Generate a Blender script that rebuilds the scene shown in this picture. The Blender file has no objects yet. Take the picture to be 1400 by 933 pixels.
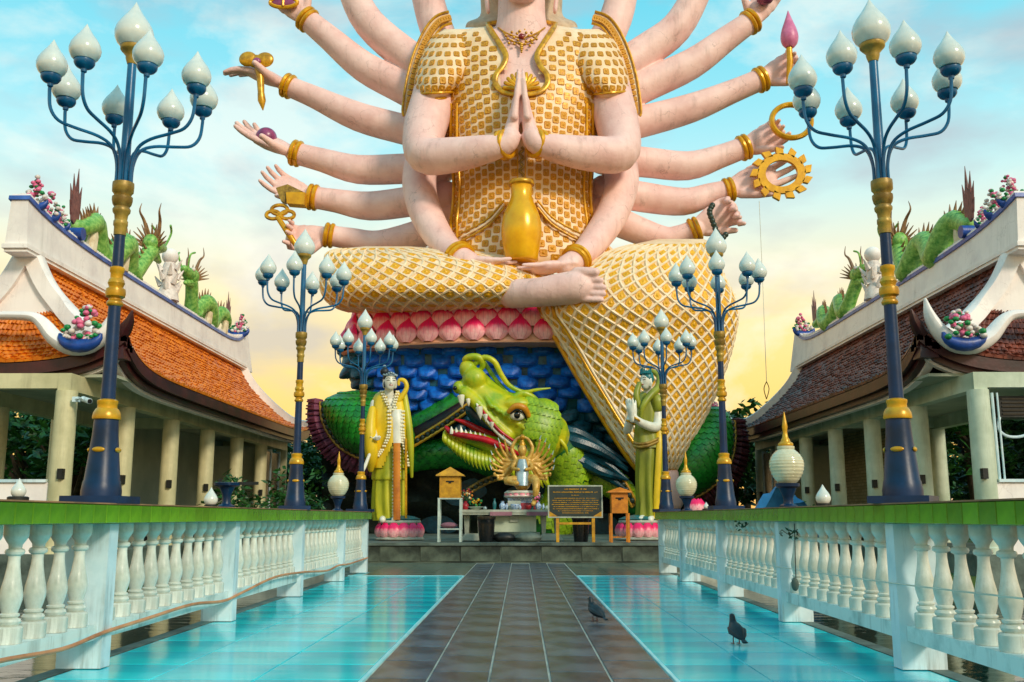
import bpy, math, random
from mathutils import Vector, Matrix, Euler
random.seed(7)
PI = math.pi
V = Vector
scene = bpy.context.scene
COL = scene.collection
def lin(h, k=1.0):
    h = h.lstrip('#')
    c = [int(h[i:i+2], 16)/255 for i in (0, 2, 4)]
    return tuple(min(1, (x/12.92 if x <= .04045 else ((x+.055)/1.055)**2.4)*k) for x in c) + (1,)

# ------------------------------------------------------------------ camera
F = 1350.0
PITCH = math.atan(240.5/F)
YAW = math.atan(12*math.cos(PITCH)/F)
cd = bpy.data.cameras.new('camera')
cam = bpy.data.objects.new('camera', cd); COL.objects.link(cam)
cam.location = (0, 0, 1.0); cam.rotation_euler = (PI/2+PITCH, 0, YAW)
cd.lens = 36*F/1400; cd.sensor_width = 36; cd.clip_start = .05; cd.clip_end = 4000
scene.camera = cam
RC = Euler((PI/2+PITCH, 0, YAW)).to_matrix()
def P(px, py, D):
    """the place, in metres, of a picture point that lies D metres down the walkway"""
    d = RC @ V((px-700, 466.5-py, -F))
    return V((0, 0, 1)) + d*(D/d.y)
def SC(px, py, D):
    return (P(px+1, py, D)-P(px, py, D)).length
# ------------------------------------------------------------------ world and sun
SUN_EL, SUN_AZ = 30, 38      # sun behind the camera, to the right
w = bpy.data.worlds.new('World'); scene.world = w; w.use_nodes = True
nt = w.node_tree; nt.nodes.clear()
N = nt.nodes.new; L = nt.links.new
out = N('ShaderNodeOutputWorld'); bg = N('ShaderNodeBackground'); L(bg.outputs[0], out.inputs[0])
tc = N('ShaderNodeTexCoord'); sep = N('ShaderNodeSeparateXYZ'); L(tc.outputs['Generated'], sep.inputs[0])
rp = N('ShaderNodeValToRGB'); L(sep.outputs[2], rp.inputs[0])
el = rp.color_ramp.elements
stops = [(0.0, '#FFB64C'), (.10, '#FFD261'), (.17, '#FFE184'), (.235, '#FAEAC0'), (.31, '#C2EBEA'), (.39, '#92DFEB'), (.50, '#5ECCE2'), (1.0, '#44BBDC')]
while len(el) < len(stops): el.new(.5)
for e, (p_, c_) in zip(el, stops): e.position = p_; e.color = lin(c_)
rp.color_ramp.interpolation = 'B_SPLINE'
# clouds: soft banks laid on the sky direction
mp = N('ShaderNodeMapping'); mp.inputs['Scale'].default_value = (1.8, 1.8, 3.4); mp.inputs['Location'].default_value = (.33, .12, .4)
L(tc.outputs['Generated'], mp.inputs[0])
nz = N('ShaderNodeTexNoise'); nz.inputs['Scale'].default_value = 2.6; nz.inputs['Detail'].default_value = 7; nz.inputs['Roughness'].default_value = .58; nz.inputs['Distortion'].default_value = .25
L(mp.outputs[0], nz.inputs[0])
cr = N('ShaderNodeValToRGB'); L(nz.outputs[0], cr.inputs[0])
cr.color_ramp.elements[0].position = .50; cr.color_ramp.elements[0].color = (0, 0, 0, 1)
cr.color_ramp.elements[1].position = .66; cr.color_ramp.elements[1].color = (1, 1, 1, 1)
nz2 = N('ShaderNodeTexNoise'); nz2.inputs['Scale'].default_value = 3.4; nz2.inputs['Detail'].default_value = 6
mp2 = N('ShaderNodeMapping'); mp2.inputs['Scale'].default_value = (1.5, 1.5, 3.6); mp2.inputs['Location'].default_value = (3.1, .7, 1.9)
L(tc.outputs['Generated'], mp2.inputs[0]); L(mp2.outputs[0], nz2.inputs[0])
cr2 = N('ShaderNodeValToRGB'); L(nz2.outputs[0], cr2.inputs[0])
cr2.color_ramp.elements[0].position = .50; cr2.color_ramp.elements[0].color = (0, 0, 0, 1)
cr2.color_ramp.elements[1].position = .70; cr2.color_ramp.elements[1].color = (1, 1, 1, 1)
mx = N('ShaderNodeMixRGB'); mx.inputs[2].default_value = lin('#FBF6E6'); L(rp.outputs[0], mx.inputs[1])
mm = N('ShaderNodeMath'); mm.operation = 'MULTIPLY'; mm.inputs[1].default_value = .55; L(cr.outputs[0], mm.inputs[0]); L(mm.outputs[0], mx.inputs[0])
mx2 = N('ShaderNodeMixRGB'); mx2.inputs[2].default_value = lin('#B4B2B8'); L(mx.outputs[0], mx2.inputs[1])
mm2 = N('ShaderNodeMath'); mm2.operation = 'MULTIPLY'; mm2.inputs[1].default_value = .62; L(cr2.outputs[0], mm2.inputs[0]); L(mm2.outputs[0], mx2.inputs[0])
sky = N('ShaderNodeTexSky'); sky.sky_type = 'NISHITA'; sky.sun_disc = False
sky.sun_elevation = math.radians(SUN_EL); sky.sun_rotation = math.radians(180-SUN_AZ)
sk = N('ShaderNodeMixRGB'); sk.blend_type = 'ADD'; sk.inputs[0].default_value = .012
L(mx2.outputs[0], sk.inputs[1]); L(sky.outputs[0], sk.inputs[2])
L(sk.outputs[0], bg.inputs[0]); bg.inputs[1].default_value = .80
sd = bpy.data.lights.new('sun', 'SUN'); so = bpy.data.objects.new('sun', sd); COL.objects.link(so)
sd.energy = 1.8; sd.angle = math.radians(11); sd.color = (1, .86, .66)
az, e_ = math.radians(SUN_AZ), math.radians(SUN_EL)
so.rotation_euler = (-V((math.sin(az)*math.cos(e_), -math.cos(az)*math.cos(e_), math.sin(e_)))).to_track_quat('-Z', 'Y').to_euler()
so.location = (10, -20, 20)
vs = scene.view_settings; vs.view_transform = 'Standard'; vs.look = 'None'; vs.exposure = 0.48; vs.gamma = 1

# ------------------------------------------------------------------ materials
M = {}
def mat(name, c1, c2=None, rough=.6, metal=0, scale=3.0, bump=.15, bscale=None, dist=.02, contrast=(.35, .65), rand=0, spec=.5, stretch=(1, 1, 1), coat=0, streak=0, crack=0, sc_=5):
    m = bpy.data.materials.new(name); m.use_nodes = True
    nt = m.node_tree; b = nt.nodes['Principled BSDF']; N = nt.nodes.new; L = nt.links.new
    b.inputs['Roughness'].default_value = rough; b.inputs['Metallic'].default_value = metal
    b.inputs['Specular IOR Level'].default_value = spec
    if coat: b.inputs['Coat Weight'].default_value = coat
    tc = N('ShaderNodeTexCoord'); mp = N('ShaderNodeMapping'); mp.inputs['Scale'].default_value = stretch
    L(tc.outputs['Object'], mp.inputs[0])
    n = N('ShaderNodeTexNoise'); n.inputs['Scale'].default_value = scale; n.inputs['Detail'].default_value = 8; n.inputs['Roughness'].default_value = .62
    L(mp.outputs[0], n.inputs[0])
    r = N('ShaderNodeValToRGB'); L(n.outputs[0], r.inputs[0])
    r.color_ramp.elements[0].position = contrast[0]; r.color_ramp.elements[0].color = lin(c2 or c1, .8 if not c2 else 1)
    r.color_ramp.elements[1].position = contrast[1]; r.color_ramp.elements[1].color = lin(c1)
    last = r.outputs[0]
    def mul(last, fac_socket, amt, col):
        k = N('ShaderNodeMath'); k.operation = 'MULTIPLY'; k.inputs[1].default_value = amt; L(fac_socket, k.inputs[0])
        x = N('ShaderNodeMixRGB'); x.blend_type = 'MULTIPLY'; x.inputs[2].default_value = lin(col); L(k.outputs[0], x.inputs[0]); L(last, x.inputs[1]); return x.outputs[0]
    if streak:   # rain streaks and mould running down
        m3 = N('ShaderNodeMapping'); m3.inputs['Scale'].default_value = (1, 1, .07); L(tc.outputs['Object'], m3.inputs[0])
        n3 = N('ShaderNodeTexNoise'); n3.inputs['Scale'].default_value = sc_; n3.inputs['Detail'].default_value = 6; n3.inputs['Roughness'].default_value = .7; L(m3.outputs[0], n3.inputs[0])
        r3 = N('ShaderNodeValToRGB'); r3.color_ramp.elements[0].position = .5; r3.color_ramp.elements[1].position = .72; L(n3.outputs[0], r3.inputs[0])
        n4 = N('ShaderNodeTexNoise'); n4.inputs['Scale'].default_value = sc_*.25; n4.inputs['Detail'].default_value = 4; L(tc.outputs['Object'], n4.inputs[0])
        r4 = N('ShaderNodeValToRGB'); r4.color_ramp.elements[0].position = .42; r4.color_ramp.elements[1].position = .62; L(n4.outputs[0], r4.inputs[0])
        q = N('ShaderNodeMath'); q.operation = 'MULTIPLY'; L(r3.outputs[0], q.inputs[0]); L(r4.outputs[0], q.inputs[1])
        last = mul(last, q.outputs[0], streak, '#6E6A58')
    if crack:    # hairline cracks in the plaster
        nd = N('ShaderNodeTexNoise'); nd.inputs['Scale'].default_value = 1.6; nd.inputs['Detail'].default_value = 5; L(tc.outputs['Object'], nd.inputs[0])
        va = N('ShaderNodeVectorMath'); va.operation = 'SCALE'; va.inputs['Scale'].default_value = 1.1; L(nd.outputs['Color'], va.inputs[0])
        vb = N('ShaderNodeVectorMath'); L(tc.outputs['Object'], vb.inputs[0]); L(va.outputs[0], vb.inputs[1])
        vo = N('ShaderNodeTexVoronoi'); vo.feature = 'DISTANCE_TO_EDGE'; vo.inputs['Scale'].default_value = .75; L(vb.outputs[0], vo.inputs['Vector'])
        r5 = N('ShaderNodeValToRGB'); r5.color_ramp.elements[0].position = .0; r5.color_ramp.elements[0].color = (1, 1, 1, 1); r5.color_ramp.elements[1].position = .011; r5.color_ramp.elements[1].color = (0, 0, 0, 1); L(vo.outputs['Distance'], r5.inputs[0])
        n6 = N('ShaderNodeTexNoise'); n6.inputs['Scale'].default_value = .9; L(tc.outputs['Object'], n6.inputs[0])
        r6 = N('ShaderNodeValToRGB'); r6.color_ramp.elements[0].position = .48; r6.color_ramp.elements[1].position = .6; L(n6.outputs[0], r6.inputs[0])
        q = N('ShaderNodeMath'); q.operation = 'MULTIPLY'; L(r5.outputs[0], q.inputs[0]); L(r6.outputs[0], q.inputs[1])
        last = mul(last, q.outputs[0], crack, '#6A4A44')
    if rand:
        oi = N('ShaderNodeObjectInfo'); h = N('ShaderNodeHueSaturation')
        mr = N('ShaderNodeMapRange'); mr.inputs[3].default_value = 1-rand; mr.inputs[4].default_value = 1+rand
        L(oi.outputs['Random'], mr.inputs[0]); L(mr.outputs[0], h.inputs['Value']); L(last, h.inputs['Color']); last = h.outputs[0]
    L(last, b.inputs['Base Color'])
    if bump:
        n2 = N('ShaderNodeTexNoise'); n2.inputs['Scale'].default_value = bscale or scale*6; n2.inputs['Detail'].default_value = 5
        L(mp.outputs[0], n2.inputs[0])
        bp = N('ShaderNodeBump'); bp.inputs['Strength'].default_value = bump; bp.inputs['Distance'].default_value = dist
        L(n2.outputs[0], bp.inputs['Height']); L(bp.outputs[0], b.inputs['Normal'])
    M[name] = m; return m
mat('walk_tile', '#5C6A76', '#222C36', spec=.4, rough=.25, scale=2.6, contrast=(.36, .64), bump=.35, bscale=9, dist=.012, rand=.16, stretch=(1, .6, 1))
mat('cyan_tile', '#1CE6EC', '#08B8CE', rough=.13, scale=.7, bump=.3, bscale=5, dist=.008, rand=.08, stretch=(.6, 1.4, 1), spec=.4, streak=.0)
mat('cyan_joint', '#7FD6DA', '#3FAEBB', rough=.4)
mat('grey_joint', '#C4C4B4', '#8A8B80', rough=.5)
mat('cyan_trim', '#B9EDF0', '#7ED9E2', rough=.3)
mat('concrete', '#6E7C72', '#313D36', rough=.7, scale=1.6, bump=.4, dist=.02)
mat('dark_stone', '#5C6657', '#16211B', rough=.45, scale=1.3, bump=.4, dist=.02, contrast=(.4, .62))
mat('landing', '#6E7A6A', '#3F4D42', rough=.25, scale=1.4, bump=.2, dist=.01, rand=.12)
mat('white_paint', '#E2F0F4', '#BCD8E0', rough=.38, scale=2.0, bump=.2, dist=.008, streak=.95, sc_=9)
mat('balu_white', '#E4E8DF', '#B9C1B4', rough=.25, scale=5, bump=.25, dist=.005, rand=.10, streak=.95, sc_=11)
mat('beam_white', '#D5E8E6', '#97B6B4', rough=.42, scale=3.2, bump=.25, dist=.01, contrast=(.3, .5), streak=.8, sc_=8)
mat('green_glaze', '#6EA61E', '#34700F', rough=.2, scale=2.4, bump=.2, dist=.006, rand=.2)
mat('coping_top', '#A9784F', '#6E5138', rough=.7)
mat('navy', '#053058', '#031C36', spec=.35, rough=.38, scale=3, bump=.06)
mat('lamp_blue', '#0A6B98', '#074B74', rough=.3, scale=3, bump=.05)
mat('gold', '#E2A91E', '#A87410', rough=.32, metal=.25, scale=5, bump=.12, dist=.01)
mat('gold_old', '#B9953C', '#77591C', rough=.42, metal=.2, scale=6, bump=.2, dist=.01)
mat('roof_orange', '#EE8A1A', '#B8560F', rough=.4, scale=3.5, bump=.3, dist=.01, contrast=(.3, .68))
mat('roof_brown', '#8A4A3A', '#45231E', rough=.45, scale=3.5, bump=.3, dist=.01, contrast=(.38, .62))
mat('maroon', '#4A1A1C', '#260D10', rough=.4, scale=2)
mat('stucco', '#FBF1EB', '#E6DBD8', rough=.6, scale=1.2, bump=.2, dist=.015, contrast=(.3, .55), streak=.3, sc_=3, crack=.2)
mat('trim_blue', '#4A6FC0', '#2C4C98', rough=.4, scale=4)
mat('column_cream', '#D8CFA4', '#B4AE84', rough=.5, scale=1.2, bump=.12, dist=.01, streak=.5)
mat('column_white', '#D3DCC6', '#ABB89F', rough=.5, scale=1.2, bump=.12, dist=.01, streak=.5)
mat('ceiling', '#B9BDA6', '#9AA08C', rough=.6, scale=.8)
mat('lantern_glass', '#DCD6B8', '#BDB692', rough=.2, scale=6, bump=.1, dist=.004, coat=.4)
mat('brick_cream', '#B7A87E', '#8C8060', rough=.75, scale=5, bump=.3, dist=.01, rand=.12)
mat('dark_metal', '#2A2C2B', '#151616', rough=.5, metal=.4)
mat('black_glossy', '#15171A', '#07080A', rough=.25)
mat('leaf_green', '#2F6A22', '#183C12', rough=.5, scale=6, rand=.25)
mat('leaf_dark', '#235220', '#0E2A10', rough=.5, scale=6, rand=.25)
mat('bark', '#5B4A38', '#33281D', rough=.85, scale=5, bump=.5, dist=.03)
mat('grass', '#4E6E2C', '#2F4A1C', rough=.85, scale=.6, bump=.4, dist=.05)
mat('hose', '#D7966A', '#A96A45', rough=.5)
mat('cord', '#D6D6C6', rough=.5)
mat('petal_pink', '#E56A8E', '#F0A5B5', rough=.45, scale=4)
mat('flower_pink', '#EE7FA2', '#D85A86', rough=.5, scale=8)
mat('flower_white', '#EFE3DC', '#C9BBB4', rough=.5, scale=8)
mat('flower_green', '#1F9A4E', '#0F6A33', rough=.45, scale=8)
mat('boat_blue', '#2450A8', '#163778', rough=.4, scale=5)
mat('pigeon', '#1B2730', '#0B1116', rough=.45, scale=20)
mat('pigeon_foot', '#7A3A36', rough=.6)
mat('blue_tarp', '#3E8EC4', '#2A6A9C', rough=.4)

def water_mat():
    m = bpy.data.materials.new('water'); m.use_nodes = True
    nt = m.node_tree; b = nt.nodes['Principled BSDF']; N = nt.nodes.new; L = nt.links.new
    b.inputs['Base Color'].default_value = lin('#0A2B2A'); b.inputs['Roughness'].default_value = .05
    b.inputs['IOR'].default_value = 1.33
    tc = N('ShaderNodeTexCoord'); mp = N('ShaderNodeMapping'); mp.inputs['Scale'].default_value = (.6, 1.3, 1); L(tc.outputs['Object'], mp.inputs[0])
    n = N('ShaderNodeTexNoise'); n.inputs['Scale'].default_value = 3.5; n.inputs['Detail'].default_value = 4; L(mp.outputs[0], n.inputs[0])
    bp = N('ShaderNodeBump'); bp.inputs['Strength'].default_value = .35; bp.inputs['Distance'].default_value = .02
    L(n.outputs[0], bp.inputs['Height']); L(bp.outputs[0], b.inputs['Normal']); M['water'] = m
water_mat()
def glass_mat():   # frosted lamp glass: milky, slightly ribbed
    m = mat('lamp_glass', '#E2E3DA', '#CDD2CA', rough=.22, scale=6, bump=.1, dist=.004, coat=.5)
    b = m.node_tree.nodes['Principled BSDF']
    b.inputs['Subsurface Weight'].default_value = .25; b.inputs['Subsurface Radius'].default_value = (.05, .05, .05)
glass_mat()

# ------------------------------------------------------------------ mesh helpers
def cr(pts, n):
    """Catmull-Rom through tuples/Vectors of any length, n samples a span"""
    q = [tuple(p) for p in pts]; q = [q[0]]+q+[q[-1]]; out = []
    for i in range(1, len(q)-2):
        a, b, c, d = q[i-1:i+3]
        for k in range(n):
            t = k/n
            out.append(tuple(.5*((2*b[j])+(-a[j]+c[j])*t+(2*a[j]-5*b[j]+4*c[j]-d[j])*t*t+(-a[j]+3*b[j]-3*c[j]+d[j])*t**3) for j in range(len(b))))
    out.append(q[-2]); return out
def vcr(pts, n): return [V(p) for p in cr(pts, n)]
def wloc(o):
    r = V((0, 0, 0))
    while o: r = r+o.location; o = o.parent
    return r
class MB:
    def __init__(s): s.v = []; s.f = []; s.uv = []
    def add(s, vs, fs, uvs=None):
        k = len(s.v); s.v += [V(x) for x in vs]; s.f += [tuple(i+k for i in f) for f in fs]
        s.uv += uvs if uvs else [(0, 0)]*len(vs); return s
    def grid(s, nu, nv, fn, skip=None, uvs=(1, 1)):
        vs = []; uv = []
        for j in range(nv+1):
            for i in range(nu+1):
                vs.append(fn(i/nu, j/nv)); uv.append((i/nu*uvs[0], j/nv*uvs[1]))
        fs = []
        for j in range(nv):
            for i in range(nu):
                if skip and skip((i+.5)/nu, (j+.5)/nv): continue
                a = j*(nu+1)+i; fs.append((a, a+1, a+nu+2, a+nu+1))
        return s.add(vs, fs, uv)
    def box(s, c, size, rz=0, m=None):
        c = V(c); hx, hy, hz = [x/2 for x in size]
        vs = []
        R = Matrix.Rotation(rz, 3, 'Z')
        if m is not None: R = m
        for z in (-hz, hz):
            for x, y in ((-hx, -hy), (hx, -hy), (hx, hy), (-hx, hy)): vs.append(c+R@V((x, y, z)))
        return s.add(vs, [(3, 2, 1, 0), (4, 5, 6, 7), (0, 1, 5, 4), (1, 2, 6, 5), (2, 3, 7, 6), (3, 0, 4, 7)])
    def bb(s, x0, x1, y0, y1, z0, z1):
        return s.box(((x0+x1)/2, (y0+y1)/2, (z0+z1)/2), (abs(x1-x0), abs(y1-y0), abs(z1-z0)))
    def frustum(s, c, a0, b0, a1, b1, h):
        c = V(c); vs = []
        for z, a, b in ((0, a0, b0), (h, a1, b1)):
            for x, y in ((-1, -1), (1, -1), (1, 1), (-1, 1)): vs.append(c+V((x*a/2, y*b/2, z)))
        return s.add(vs, [(3, 2, 1, 0), (4, 5, 6, 7), (0, 1, 5, 4), (1, 2, 6, 5), (2, 3, 7, 6), (3, 0, 4, 7)])
    def tube(s, path, rad, seg=10, cap=True, flat=1.0, up=None, rnd=False):
        path = [V(p) for p in path]; n = len(path)
        rad = list(rad) if hasattr(rad, '__len__') else [rad]*n
        if rnd:   # rounded ends
            p0, p1 = path[0], path[1]; d = (p0-p1).normalized(); r0 = rad[0]
            pre = [(p0+d*r0*.98, r0*.15), (p0+d*r0*.8, r0*.6), (p0+d*r0*.45, r0*.89)]
            q0, q1 = path[-1], path[-2]; e = (q0-q1).normalized(); r1 = rad[-1]
            post = [(q0+e*r1*.45, r1*.89), (q0+e*r1*.8, r1*.6), (q0+e*r1*.98, r1*.15)]
            path = [a for a, _ in pre]+path+[a for a, _ in post]; rad = [b for _, b in pre]+rad+[b for _, b in post]; n = len(path)
        T = []
        for i in range(n):
            t = path[min(i+1, n-1)]-path[max(i-1, 0)]
            T.append(t.normalized() if t.length > 1e-9 else V((0, 0, 1)))
        u = V(up) if up is not None else (V((0, 0, 1)) if abs(T[0].z) < .9 else V((0, 1, 0)))
        a = (u-T[0]*u.dot(T[0])).normalized()
        vs = []; uv = []; Lh = 0
        for i in range(n):
            a = (a-T[i]*a.dot(T[i])); a = a.normalized() if a.length > 1e-6 else T[i].orthogonal().normalized()
            if up is not None:
                a2 = (V(up)-T[i]*V(up).dot(T[i]))
                if a2.length > .05: a = a2.normalized()
            b = T[i].cross(a)
            if i: Lh += (path[i]-path[i-1]).length
            for k in range(seg):
                th = 2*PI*k/seg
                vs.append(path[i]+(a*math.cos(th)*flat+b*math.sin(th))*rad[i]); uv.append((k/seg, Lh))
        fs = []
        for i in range(n-1):
            for k in range(seg):
                A = i*seg+k; B = i*seg+(k+1) % seg
                fs.append((A, B, B+seg, A+seg))
        if cap: fs += [tuple(range(seg-1, -1, -1)), tuple(range((n-1)*seg, n*seg))]
        return s.add(vs, fs, uv)
    def lathe(s, prof, seg=16, at=(0, 0, 0), m=None, ph=0, sx=1, sy=1):
        at = V(at); vs = []; uv = []; n = len(prof)
        for j, (r, z) in enumerate(prof):
            for k in range(seg):
                th = 2*PI*k/seg+ph
                p = V((r*math.cos(th)*sx, r*math.sin(th)*sy, z))
                vs.append(at+(m@p if m is not None else p)); uv.append((k/seg, j/(n-1)))
        fs = []
        for j in range(n-1):
            for k in range(seg):
                A = j*seg+k; B = j*seg+(k+1) % seg; fs.append((A, B, B+seg, A+seg))
        fs += [tuple(range(seg-1, -1, -1)), tuple(range((n-1)*seg, n*seg))]
        return s.add(vs, fs, uv)
    def sph(s, c, r, seg=12, rings=8, m=None):
        r = r if hasattr(r, '__len__') else (r, r, r); c = V(c)
        vs = [c+(m@V((0, 0, -r[2])) if m is not None else V((0, 0, -r[2])))]
        for j in range(1, rings):
            ph = -PI/2+PI*j/rings
            for k in range(seg):
                th = 2*PI*k/seg
                p = V((r[0]*math.cos(ph)*math.cos(th), r[1]*math.cos(ph)*math.sin(th), r[2]*math.sin(ph)))
                vs.append(c+(m@p if m is not None else p))
        vs.append(c+(m@V((0, 0, r[2])) if m is not None else V((0, 0, r[2]))))
        fs = [(0, 1+(k+1) % seg, 1+k) for k in range(seg)]
        for j in range(rings-2):
            for k in range(seg):
                A = 1+j*seg+k; B = 1+j*seg+(k+1) % seg; fs.append((A, B, B+seg, A+seg))
        t = len(vs)-1; o = 1+(rings-2)*seg
        fs += [(o+k, o+(k+1) % seg, t) for k in range(seg)]
        return s.add(vs, fs)
    def prism(s, pts, off):
        """a polygon (3-D points in one plane) pushed through by the vector off"""
        pts = [V(p) for p in pts]; off = V(off); n = len(pts)
        return s.add(pts+[p+off for p in pts], [tuple(range(n-1, -1, -1)), tuple(range(n, 2*n))]+[(i, (i+1) % n, (i+1) % n+n, i+n) for i in range(n)])
    def sweep(s, path, prof, up=(0, 0, 1), cap=True):
        """prof: (side, up) pairs carried along the path"""
        path = [V(p) for p in path]; n = len(path); k = len(prof); U0 = V(up); vs = []
        for i in range(n):
            t = (path[min(i+1, n-1)]-path[max(i-1, 0)]).normalized()
            sd_ = t.cross(U0).normalized(); u = sd_.cross(t)
            for a, b in prof: vs.append(path[i]+sd_*a+u*b)
        fs = [(i*k+j, i*k+(j+1) % k, (i+1)*k+(j+1) % k, (i+1)*k+j) for i in range(n-1) for j in range(k)]
        if cap: fs += [tuple(range(k-1, -1, -1)), tuple(range((n-1)*k, n*k))]
        return s.add(vs, fs)
    def mesh(s, name, m, off=V((0, 0, 0)), smooth=True, ang=40):
        me = bpy.data.meshes.new(name)
        me.from_pydata([tuple(p-off) for p in s.v], [], s.f); me.update()
        ul = me.uv_layers.new(name='UVMap'); uv = s.uv
        flat = []
        for l in me.loops: flat += uv[l.vertex_index]
        ul.data.foreach_set('uv', flat)
        import bmesh
        bm = bmesh.new(); bm.from_mesh(me); bmesh.ops.recalc_face_normals(bm, faces=bm.faces); bm.to_mesh(me); bm.free()
        if smooth:
            me.polygons.foreach_set('use_smooth', [True]*len(me.polygons))
            me.set_sharp_from_angle(angle=math.radians(ang))
        if m: me.materials.append(M[m] if isinstance(m, str) else m)
        return me
    def build(s, name, m, parent=None, smooth=True, ang=40, kind=None, label=None):
        off = wloc(parent) if parent else V((0, 0, 0))
        o = bpy.data.objects.new(name, s.mesh(name, m, off, smooth, ang)); COL.objects.link(o)
        if parent: o.parent = parent
        if kind: o['kind'] = kind
        if label: o['label'] = label
        return o
def tag(o, label, cat, group=None):
    o['label'] = label; o['category'] = cat
    if group: o['group'] = group
    return o
def thing(name, loc, label, cat, group=None):
    o = bpy.data.objects.new(name, None); COL.objects.link(o); o.location = V(loc); o.empty_display_size = .3
    return tag(o, label, cat, group)
def struct(name, mb, m, **k):
    return mb.build(name, m, None, kind='structure', **k)
def copy_tree(o, parent=None):
    c = o.copy(); COL.objects.link(c); c.parent = parent
    for ch in list(o.children): copy_tree(ch, c)
    return c
def place_copy(o, loc, label, rz=None, sc=None):
    c = copy_tree(o); c.location = V(loc)
    if rz is not None: c.rotation_euler = (0, 0, rz)
    if sc is not None: c.scale = (sc, sc, sc) if not hasattr(sc, '__len__') else sc
    c['label'] = label; return c
def pieces(name, me, mats, parent, limit=300, label=None, sname=None):
    """alike pieces sharing one mesh; mats are world matrices, nearest first; the rest joined as stuff"""
    off = Matrix.Translation(-wloc(parent))
    mats = sorted(mats, key=lambda m: (m.translation-cam.location).length)
    for m in mats[:limit]:
        o = bpy.data.objects.new(name, me); COL.objects.link(o); o.parent = parent; o.matrix_local = off@m
    if len(mats) > limit:
        b = MB(); vs = [v.co.copy() for v in me.vertices]; fs = [tuple(p.vertices) for p in me.polygons]
        for m in mats[limit:]: b.add([m@v for v in vs], fs)
        b.build(sname or name+'s', me.materials[0], parent, kind='stuff')
def frame(pos, nrm, up=(0, 0, 1), s=1.0):
    """matrix: local z = nrm, local y close to up"""
    z = V(nrm).normalized(); y = V(up)-z*V(up).dot(z)
    if y.length < 1e-4: y = z.orthogonal()
    y.normalize(); x = y.cross(z)
    s = s if hasattr(s, '__len__') else (s, s, s)
    return Matrix(((x.x*s[0], y.x*s[1], z.x*s[2], pos[0]), (x.y*s[0], y.y*s[1], z.y*s[2], pos[1]), (x.z*s[0], y.z*s[1], z.z*s[2], pos[2]), (0, 0, 0, 1)))
class Loft:
    """solid from rows (py, x left, x right, depth, thickness): every row is a superellipse slice at its own distance"""
    def __init__(s, rows, n=6, pw=.85, seg=40):
        s.r = cr(rows, n); s.pw = pw; s.seg = seg
    def row(s, v):
        t = v*(len(s.r)-1); i = min(int(t), len(s.r)-2); f = t-i
        return [a*(1-f)+b*f for a, b in zip(s.r[i], s.r[i+1])]
    def ev(s, u, v):
        py, xl, xr, D, T = s.row(v)
        a = 2*PI*u; c, d = math.cos(a), math.sin(a)
        x = (xl+xr)/2-(xr-xl)/2*c
        dd = math.copysign(abs(d)**s.pw, d)
        return P(x, py, D-T*dd*(1 if dd > 0 else .9)) if True else None
    def nrm(s, u, v, e=.004):
        a = s.ev(u+e, v)-s.ev(u-e, v); b = s.ev(u, min(1, v+e))-s.ev(u, max(0, v-e))
        n = a.cross(b)
        if n.y > 0 and .02 < u < .48: n = -n
        return n.normalized()
    def add(s, mb, skip=None, uvs=(1, 1)):
        nv = len(s.r)-1
        mb.grid(s.seg, nv, lambda u, v: s.ev(u, v), skip, uvs)
        for v in (0, 1):
            k = len(mb.v); mb.add([s.ev(i/s.seg, v) for i in range(s.seg)], [tuple(range(s.seg))])
        return mb
    def at(s, px, v):
        """u of the front point with picture x = px"""
        py, xl, xr, D, T = s.row(v); c = max(-1, min(1, ((xl+xr)/2-px)/((xr-xl)/2+1e-6)))
        return math.acos(c)/(2*PI)
# ================================================================== the setting
def zr(py, D):   # height of a picture row on the plane D metres away
    return P(712, py, D).z
XL, XR = -3.1, 2.82
struct('ground', MB().bb(-900, 900, -300, 1500, -1.6, -1.5), 'grass')
struct('water', MB().add([(-150, -80, -.32), (150, -80, -.32), (150, 52, -.32), (-150, 52, -.32)], [(0, 1, 2, 3)]), 'water')
struct('bank', MB().bb(-120, 120, 50, 150, -1.5, .12), 'grass')
walk = struct('walkway', MB().bb(XL, XR, -6, 18.7, -.5, -.012), 'cyan_joint')
core = MB().bb(-.985, .965, -6, 22.5, -.012, -.008).build('mortar_bed', 'grey_joint', walk)
land = struct('landing', MB().bb(-6.9, 6.9, 18.7, 22.52, -.5, -.012), 'grey_joint')
def tile_mesh(name, w_, l_, h, m):
    b = .006; mb = MB()
    v = [(x*w_/2, y*l_/2, 0) for x, y in ((-1, -1), (1, -1), (1, 1), (-1, 1))]+[(x*(w_/2-b), y*(l_/2-b), h) for x, y in ((-1, -1), (1, -1), (1, 1), (-1, 1))]
    v = [(x, y, z-h*(1 if z > 0 else 1)) for x, y, z in v]
    return mb.add(v, [(3, 2, 1, 0), (4, 5, 6, 7), (0, 1, 5, 4), (1, 2, 6, 5), (2, 3, 7, 6), (3, 0, 4, 7)]).mesh(name, m, smooth=False)
T_ = Matrix.Translation
def jit(x, y, z): return T_((x, y, z))@Euler((random.uniform(-1, 1)*.0022, random.uniform(-1, 1)*.0022, 0)).to_matrix().to_4x4()
cw = (.97*2-.02)/5
me = tile_mesh('paving_tile', cw-.010, .77, .012, 'walk_tile')
ms = []
for k in range(36):
    for i in range(5):
        y = -5.6+.78*k+(.26 if i % 2 else 0)
        if y < 22.1: ms.append(jit(-.01-.97+.01+cw*(i+.5), y, random.uniform(0, .0016)))
pieces('paving_tile', me, ms, walk)
mc = {}
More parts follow.
